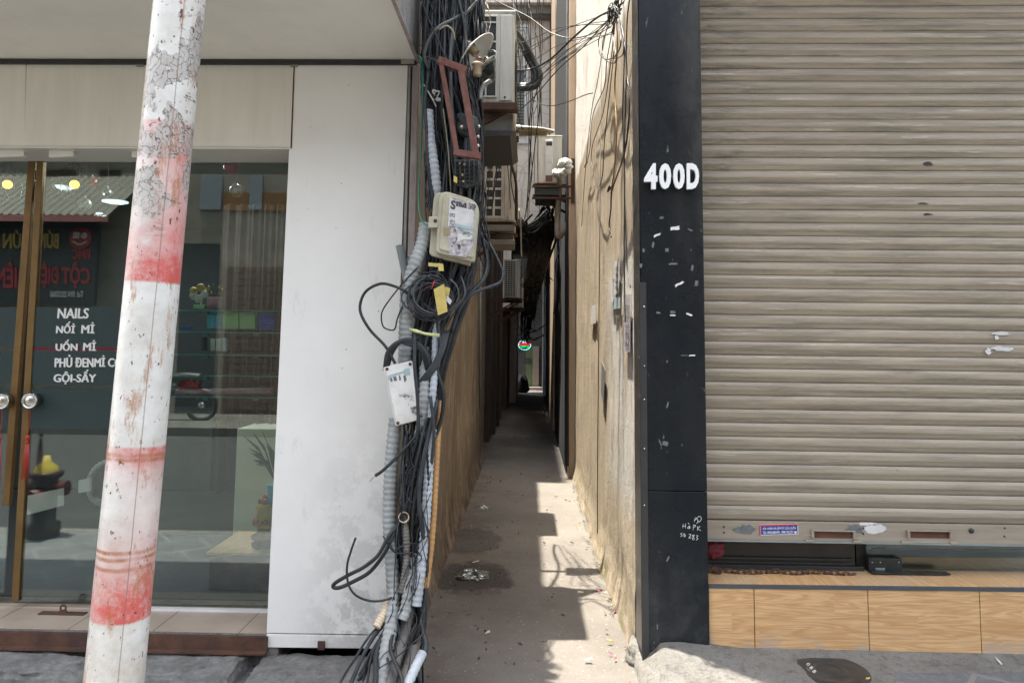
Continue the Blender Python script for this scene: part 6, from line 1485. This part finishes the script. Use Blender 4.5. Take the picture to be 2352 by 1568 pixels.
# conduits
cg = 'ribbed grey conduits of the bundle'
conduit(uv3([(984, 255, 3.36), (988, 320, 3.35), (998, 390, 3.35), (1003, 440, 3.37), (1004, 470, 3.42)]), .024, 'conduit_blue', 'conduit', 'ribbed pale conduit rising above the meter box', None, depth=.13)
conduit(uv3([(978, 515, 3.40), (970, 560, 3.38), (950, 615, 3.36), (937, 670, 3.36), (932, 730, 3.37), (930, 860, 3.40)]), .031, 'conduit_grey', 'conduit', 'widest ribbed grey conduit running from behind the meter box to the junction box', None, depth=.13)
conduit(uv3([(908, 960, 3.38), (900, 1040, 3.36), (895, 1120, 3.35), (894, 1200, 3.34), (899, 1290, 3.32), (903, 1370, 3.30), (897, 1440, 3.25), (884, 1510, 3.18), (868, 1600, 3.08)]), .029, 'conduit_grey', 'conduit', 'long ribbed grey conduit along the left side of the lower bundle', None, depth=.13)
conduit(uv3([(975, 800, 3.40), (975, 880, 3.33), (970, 960, 3.32), (955, 1060, 3.40), (962, 1160, 3.40)]), .025, 'conduit_grey', 'conduit', 'ribbed grey conduit behind the right of the junction box', None)
conduit(uv3([(1003, 735, 3.40), (1000, 800, 3.36), (996, 880, 3.32), (988, 960, 3.31)]), .017, 'conduit_blue', 'conduit', 'thin pale ribbed conduit right of the junction box', None)
conduit(uv3([(992, 985, 3.31), (986, 1060, 3.30), (981, 1150, 3.29), (974, 1240, 3.28), (966, 1320, 3.27), (957, 1390, 3.26)]), .021, 'conduit_blue', 'conduit', 'pale blue grey ribbed conduit cut off above the pavement, right of the lower bundle', None, depth=.13)
conduit(uv3([(1012, 900, 3.44), (1005, 1010, 3.36), (1000, 1100, 3.33), (995, 1190, 3.32), (988, 1270, 3.31), (977, 1350, 3.30)]), .015, 'conduit_orange', 'conduit', 'orange ribbed conduit along the right edge of the lower bundle', None, depth=.13)
conduit(uv3([(928, 1180, 3.30), (934, 1240, 3.29), (932, 1300, 3.28), (922, 1360, 3.28)]), .015, 'conduit_dirty', 'conduit', 'dark finely ribbed conduit in the middle of the lower bundle', None, pitch=.014)
conduit(uv3([(950, 1270, 3.33), (940, 1340, 3.29), (933, 1390, 3.27), (922, 1424, 3.25)]), .025, 'conduit_grey', 'conduit', 'ribbed grey conduit with a cut lower end beside the long left one', None, depth=.13)
conduit(uv3([(893, 1375, 3.30), (880, 1410, 3.27), (864, 1440, 3.24)]), .019, 'conduit_cream', 'conduit', 'short cream ribbed sleeve low on the left of the bundle', None, pitch=.012)
conduit(uv3([(970, 1500, 3.20), (955, 1530, 3.14), (930, 1585, 3.05), (918, 1610, 3.0)]), .020, 'conduit_blue', 'conduit', 'short whitish ribbed conduit on the ground right of the bundle foot', None, depth=.13)
conduit(uv3([(940, 1400, 3.34), (925, 1470, 3.26), (905, 1530, 3.18), (885, 1610, 3.06)]), .024, 'conduit_dirty', 'conduit', 'dirty ribbed conduit in the middle of the bundle foot', None, depth=.13)
conduit(uv3([(955, 1440, 3.38), (948, 1500, 3.28), (930, 1560, 3.18), (915, 1610, 3.1)]), .027, 'conduit_dirty', 'conduit', 'stout dirty ribbed conduit at the right of the bundle foot', None, depth=.13)
conduit(uv3([(905, 1450, 3.3), (880, 1500, 3.22), (850, 1560, 3.12), (835, 1610, 3.05)]), .021, 'conduit_dirty', 'conduit', 'dirty ribbed conduit running left of the long grey one at the foot', None, depth=.13)
c = PY(927, 1187, 3.27); q = disc_frame(c, Vector((.05, -1, .35)))
tag(MB().lathe([(.018, -.03), (.0185, 0), (.022, .004), (.022, -.03)], q, 18).build('broken_pipe_end', 'conduit_cream'), 'broken cream pipe mouth poking out of the lower bundle', 'pipe')
# tags and clumps
tg = thing('yellow_tag', 'long yellow cable tag hanging below the meter box', 'tag', PY(1012, 720, 3.25))
mb = MB(); mb.slab([PY(996, 664, 3.26), PY(1020, 652, 3.25), PY(1028, 715, 3.25), PY(1006, 724, 3.26)], (0, .002, 0)); mb.build('tag_sheet', 'tag_yellow', tg)
mb = MB(); mb.slab([PY(1012, 654, 3.28), PY(1034, 662, 3.27), PY(1030, 684, 3.27), PY(1018, 682, 3.28)], (0, .002, 0)); mb.build('folded_sheet', 'tag_yellow', tg)
for (pts, lab, m_) in (([(984, 603), (1006, 605), (1005, 613), (984, 611)], 'small bright yellow label just under the left corner of the meter box', 'tag_yellow'), ([(1005, 604), (1018, 606), (1019, 622), (1008, 622)], 'small yellow label wrapped on cables under the meter box', 'tag_yellow')):
    tag(MB().slab(quadp(pts, 3.27), (0, .006, 0)).build('cable_label', m_), lab, 'label')
tag(MB().tube(uv3([(940, 755, 3.30), (955, 760, 3.27), (975, 766, 3.27), (1008, 770, 3.30)]), [.004, .008, .006, .009], 6).build('lime_ribbon', 'tag_lime'), 'lime yellow ribbon tied across the bundle above the junction box', 'ribbon')
tag(MB().slab(quadp([(1026, 678), (1038, 690), (1034, 700), (1024, 690)], 3.26), (0, .004, 0)).build('paper_scrap', 'paper_white'), 'crumpled white paper scrap beside the long yellow tag', 'paper')
tag(MB().tube(uv3([(991, 664, 3.26), (998, 645, 3.26)]), .003, 5).build('red_strip', 'plastic_red'), 'tiny red strip in the coil below the meter box', 'strip')
cc = MB()
for i in range(9): 
    p = PY(rc.uniform(992, 1008), rc.uniform(210, 232), 3.31); cc.box(p-Vector((.008, .006, .006)), p+Vector((.010, .006, .006)), Matrix.Translation(p) @ Matrix.Rotation(rc.uniform(-1, 1), 4, 'Y') @ Matrix.Translation(-p))
tag(cc.build('connector_clump', 'cable_white'), 'clump of white cable connectors left of the rust red frame', 'connectors')

# ------------------------------------------------------------------ litter in the alley
def lit(name, label, cat, u, v, pts, mat, group=None):
    p = PZ(u, v, .022 if u < 1700 else .122); m = MB(); base = [p+Vector((a, b, .004+.008*abs(math.sin(i*2.1)))) for i, (a, b) in enumerate(pts)]
    m.slab(base, (0, 0, .002)); return tag(m.build(name, mat), label, cat, group)
o = blob('plastic_bag', PZ(1087, 1322, .03), .085, (1, .55, .42), .8, 'clear_plastic', 31, 'crumpled clear plastic bag lying on the damp patch of the alley', 'bag')
o = blob('plastic_wrap', PZ(1110, 1166, .03), .05, (1.1, .4, .35), .6, 'clear_plastic', 32, 'small crumpled plastic wrapper farther up the left of the alley', 'wrapper')
lit('paper_bit', 'small white paper bit alone in the middle foreground of the alley floor', 'paper', 1120, 1455, [(-.012, -.01), (.014, -.006), (.008, .02), (-.008, .014)], 'litter_white')
lit('paper_bit', 'white scrap on the sunlit floor near the right wall foot, foreground', 'paper', 1352, 1518, [(-.02, -.006), (.02, -.004), (.012, .012), (-.012, .012)], 'litter_white')
lit('paper_bit', 'pale leaf shaped scrap behind the plastic bag', 'paper', 1080, 1216, [(-.03, -.01), (.03, .004), (.02, .02), (-.02, .008)], 'leaf_litter')
lit('paper_bit', 'thin white sliver between the wrapper and the plastic bag', 'paper', 1092, 1292, [(-.02, -.01), (.025, .008), (.02, .014), (-.015, .002)], 'litter_white')
rl = random.Random(5)
G6 = 'fallen leaves and petals along the sunny side of the alley'
for i in range(34):
    v = rl.uniform(1130, 1530); e = 1325+(v-1087)*.31; u = e-abs(rl.gauss(0, 32))-8
    a = rl.uniform(0, 6.28); L = rl.uniform(.010, .022); w = L*.4; ca, sa = math.cos(a), math.sin(a)
    lit('fallen_leaf', 'small fallen leaf or petal near the sunny right wall foot of the alley', 'leaf', u, v, [(L*ca, L*sa), (-w*sa, w*ca), (-L*ca, -L*sa), (w*sa, -w*ca)], rl.choice(['leaf_litter', 'leaf_litter', 'petal_pink', 'litter_dark', 'litter_dark', 'leaf_litter']), G6)
G7 = 'dark crumbs on the shaded alley floor'
for i in range(60):
    v = rl.uniform(1090, 1540); le = 1115-(v-1047)*.367; u = rl.uniform(le+6, 1300)
    a = rl.uniform(0, 6.28); L = rl.uniform(.005, .014); w = L*.6; ca, sa = math.cos(a), math.sin(a)
    lit('crumb', 'small dark crumb on the shaded alley floor', 'crumb', u, v, [(L*ca, L*sa), (-w*sa, w*ca), (-L*ca, -L*sa), (w*sa, -w*ca)], rl.choice(['litter_dark', 'litter_dark', 'leaf_litter', 'litter_white'] if i % 7 == 0 else ['litter_dark']), G7)
p = PZ(1624, 1474, .15); q = PZ(1650, 1490, .135); tag(MB().tube([p, q], .006, 8).build('yellow_stick', 'yellow_straw'), 'short yellow stick lying at the foot of the black pillar', 'stick')
p = PZ(2285, 1508, .135); q = PZ(2300, 1524, .13); tag(MB().tube([p, q], .004, 6).build('white_butt', 'litter_white'), 'white cigarette butt on the pavement before the tiled step', 'cigarette butt')
lit('yellow_leaf', 'single yellow leaf on the pavement at the right below the tiled step', 'leaf', 1990, 1562, [(-.016, -.006), (.012, -.008), (.018, .004), (-.008, .010)], 'yellow_straw')
# ------------------------------------------------------------------ street side seen only in the shop glass
hy = thing('fire_hydrant', 'dark fire hydrant with yellow top reflected in the glass door', 'hydrant', (-3.67, 1.98, 0)); T = Matrix.Translation(Vector((-3.67, 1.98, 0)))
MB().lathe([(.0001, 0), (.12, 0), (.12, .10), (.085, .11), (.085, .42), (.12, .45), (.12, .48), (.0001, .48)], T, 20).build('barrel', 'hydrant_dark', hy)
MB().lathe([(.085, .48), (.075, .52), (.03, .555), (.022, .60), (.0001, .60)], T, 20).build('yellow_cap', 'hydrant_yellow', hy)
MB().tube([Vector((-3.84, 1.98, .36)), Vector((-3.50, 1.98, .36))], .055, 14).tube([Vector((-3.67, 1.98, .30)), Vector((-3.67, 2.17, .30))], .07, 14).build('outlet', 'hydrant_red', hy)
ob = thing('opposite_house', 'weathered house across the street seen only as reflection', 'building', (-6, -7.6, 0))
YO = -7.5
MB().box((-14, YO-.4, 0), (9, YO, 7.2)).build('front_wall', 'opp_wall', ob)
MB().box((-14, YO-2, 7.2), (9, YO, 7.5)).build('roof', 'concrete_raw', ob)
def opp(name, u0, v0, u1, v1, mat, d=.05):
    Yv = 2*YG-YO; a = PY(u0, v1, Yv); b = PY(u1, v0, Yv); return MB().box((a.x, YO, a.z), (b.x, YO+d, b.z)).build(name, mat, ob)
for i in range(22): 
    z = .1+i*.13; MB().box((-6.1, YO, z), (-4.5, YO+.05, z+.118)).build('shutter_slat', 'opp_shutter', ob)
opp('signboard_orange', 515, 444, 665, 484, 'opp_orange'); opp('window_panel', 459, 404, 512, 482, 'opp_window'); opp('window_panel', 574, 404, 606, 482, 'opp_window', .07)
opp('doorway', 400, 560, 505, 985, 'opp_dark', .03)
sg = thing('opposite_signboard', 'dark signboard with yellow and red lettering across the street', 'sign', (-10, YO+.3, 2)); Yv = 2*YG-YO-.35
def Msign(u, v, dy=0): 
    p = PY(u, v, Yv); return Vector((p.x, 2*YG-p.y+dy, p.z))
a = Msign(215, 700); b = Msign(-90, 505)
MB().box((b.x, a.y-.1, a.z), (a.x, a.y, b.z)).build('board', 'sign_panel', sg)
def st_(body, u0, v0, u1, v1, m_): text('lettering', body, [Msign(u0, v0, .01), Msign(u1, v0, .01), Msign(u1, v1, .01), Msign(u0, v1, .01)], m_, sg, .03, .02, (0, 1, 0))
st_('BÚN', 136, 528, 90, 571, 'sign_yellow'); st_('BÚN', 66, 528, 8, 571, 'sign_yellow'); st_('CỘT', 208, 602, 142, 662, 'sign_red'); st_('ĐIỆN', 138, 602, 75, 662, 'sign_red'); st_('BIÊN', 60, 602, -10, 662, 'sign_red')
st_('Tel: 094 2213366', 193, 668, 116, 683, 'sign_white'); st_('BMC', 208, 572, 166, 595, 'sign_red')
c = Msign(185, 547, .012); k = Yv/FPX; RX = Matrix.Rotation(-math.pi/2, 4, 'X')
MB().lathe([(.0001, .012), (26*k, .012), (26*k, 0)], Matrix.Translation(c) @ RX, 28).build('round_emblem', 'sign_red', sg)
MB().lathe([(.0001, .016), (8*k, .016), (8*k, 0)], Matrix.Translation(c+Vector((9*k, 0, 6*k))) @ RX, 16).box(c+Vector((-17*k, 0, -1*k)), c+Vector((-2*k, .016, 14*k))).tube(cr([c+Vector((16*k, .015, -8*k)), c+Vector((0, .015, -15*k)), c+Vector((-16*k, .015, -8*k))]), 2.4*k, 6).build('emblem_marks', 'sign_white', sg)
aw = MB(); 
for i in range(60):
    x = -12+i*.1; 
    aw.box((x, YO, 4.35), (x+.05, YO+.02, 4.37))
aw2 = MB(); n = 120; vs = []
for i in range(n+1):
    x = -12.5+4.7*i/n; w = .02*math.sin(i*1.57); vs += [(x, YO, 4.8+w), (x, YO+1.5, 3.75+w)]
aw2.add(vs, [(2*i, 2*i+1, 2*i+3, 2*i+2) for i in range(n)], True)
tag(aw2.build('street_awning', 'opp_awning'), 'corrugated pale awning over the signboard across the street', 'awning')
MB().box((-12.5, YO+1.48, 3.62), (-7.8, YO+1.52, 3.74)).build('valance', 'opp_pink', ob)
# parked motorbike
mk = thing('motorbike', 'dark motorbike parked across the street', 'motorbike', (-6.9, -6.3, 0)); x0, y0 = -6.6, -6.2
def wheel(x): 
    m = MB(); m.tube([Vector((x+.27*math.cos(q), y0, .29+.27*math.sin(q))) for q in [i*math.pi/12 for i in range(25)]], .04, 8, False); w = m.build('wheel', 'black_plastic', mk)
    MB().lathe([(.0001, .03), (.06, .03), (.06, -.03), (.0001, -.03)], Matrix.Translation(Vector((x, y0, .29))) @ Matrix.Rotation(math.pi/2, 4, 'X'), 12).build('hub', 'steel', w)
wheel(x0-.62); wheel(x0+.62)
MB().tube(cr([(x0+.55, y0, .45), (x0+.2, y0, .55), (x0-.2, y0, .5), (x0-.45, y0, .85), (x0-.5, y0, 1.0)]), .09, 10).build('body', 'black_plastic', mk)
MB().tube(cr([(x0+.6, y0, .78), (x0+.3, y0, .80), (x0, y0, .76)]), .09, 10).build('seat', 'black_plastic', mk)
MB().tube(cr([(x0-.45, y0-.32, 1.08), (x0-.5, y0, 1.0), (x0-.45, y0+.32, 1.08)]), .015, 6).tube([(x0-.5, y0, 1.0), (x0-.62, y0, .29)], .03, 8).build('handlebar', 'steel', mk)
# unseen tall block beyond the shop's left end, added to shade the street
nb = thing('street_shade_block', 'unseen tall block added beyond the left end of the salon for street shade', 'building', (-9, 8, 0))
MB().box((-13, 3.7, 0), (-6.15, 12, 20)).build('walls', 'upper_wall', nb)
tr = thing('tall_right_house', 'tall plain house behind the shuttered front', 'building', (3, 7, 0))
MB().box((.665, 4.7, 0), (7, 9, 6.7)).box((4.02, 3.66, 0), (8, 4.7, 9)).build('walls', 'upper_wall', tr)
# ------------------------------------------------------------------ light
S = Vector((-.12, .06, 1)).normalized()
el = math.asin(S.z); az = math.atan2(S.x, S.y)
ld = bpy.data.lights.new('sun', 'SUN'); ld.energy = 3.7; ld.angle = rad(.55); ld.color = (1, .93, .82)
lo_ = bpy.data.objects.new('sun', ld); COL.objects.link(lo_); lo_.rotation_mode = 'QUATERNION'; lo_.rotation_quaternion = Vector((0, 0, 1)).rotation_difference(S); lo_.location = (0, 0, 20)
for (u, v, Y, e) in ((150, 372, 5.6, 9), (268, 406, 6.2, 9), (236, 364, 6.8, 6), (420, 330, 4.7, 14), (560, 330, 4.6, 14)):  # downlights, then unseen lamps added over the shelves to brighten the goods
    l_ = bpy.data.lights.new('downlight_and_fill', 'AREA'); l_.shape = 'DISK'; l_.size = .12; l_.energy = e*.16; l_.color = (.95, .98, 1); q_ = bpy.data.objects.new('downlight_and_fill', l_); COL.objects.link(q_); q_.location = PY(u, v, Y); q_.location.z = 2.60
wd = bpy.data.worlds.new('World'); SC.world = wd; wd.use_nodes = True; nt = wd.node_tree
sky = nt.nodes.new('ShaderNodeTexSky'); sky.sky_type = 'NISHITA'; sky.sun_disc = False; sky.sun_elevation = el; sky.sun_rotation = az; sky.dust_density = 4; sky.air_density = 1.3
hs = nt.nodes.new('ShaderNodeHueSaturation'); hs.inputs['Saturation'].default_value = .45; nt.links.new(sky.outputs[0], hs.inputs['Color']); nt.links.new(hs.outputs[0], nt.nodes['Background'].inputs[0]); nt.nodes['Background'].inputs[1].default_value = .15
SC.view_settings.view_transform = 'Standard'; SC.view_settings.look = 'None'; SC.view_settings.exposure = EXPOSURE; SC.view_settings.gamma = 1
SC.render.engine = 'CYCLES'; SC.cycles.max_bounces = 10; SC.cycles.transparent_max_bounces = 24; SC.cycles.diffuse_bounces = 6; SC.cycles.glossy_bounces = 5; SC.cycles.caustics_reflective = False; SC.cycles.caustics_refractive = False
SC.cycles.use_denoising = True; SC.cycles.sample_clamp_indirect = 8
if CHECK:
    from bpy_extras.object_utils import world_to_camera_view
    bpy.context.view_layer.update()
    for p in (Vector((0, 1000, 1.5)), PY(500, 1000, 4)):
        c = world_to_camera_view(SC, cam, p); print('CHK', c.x*2352, (1-c.y)*1568, proj(p))
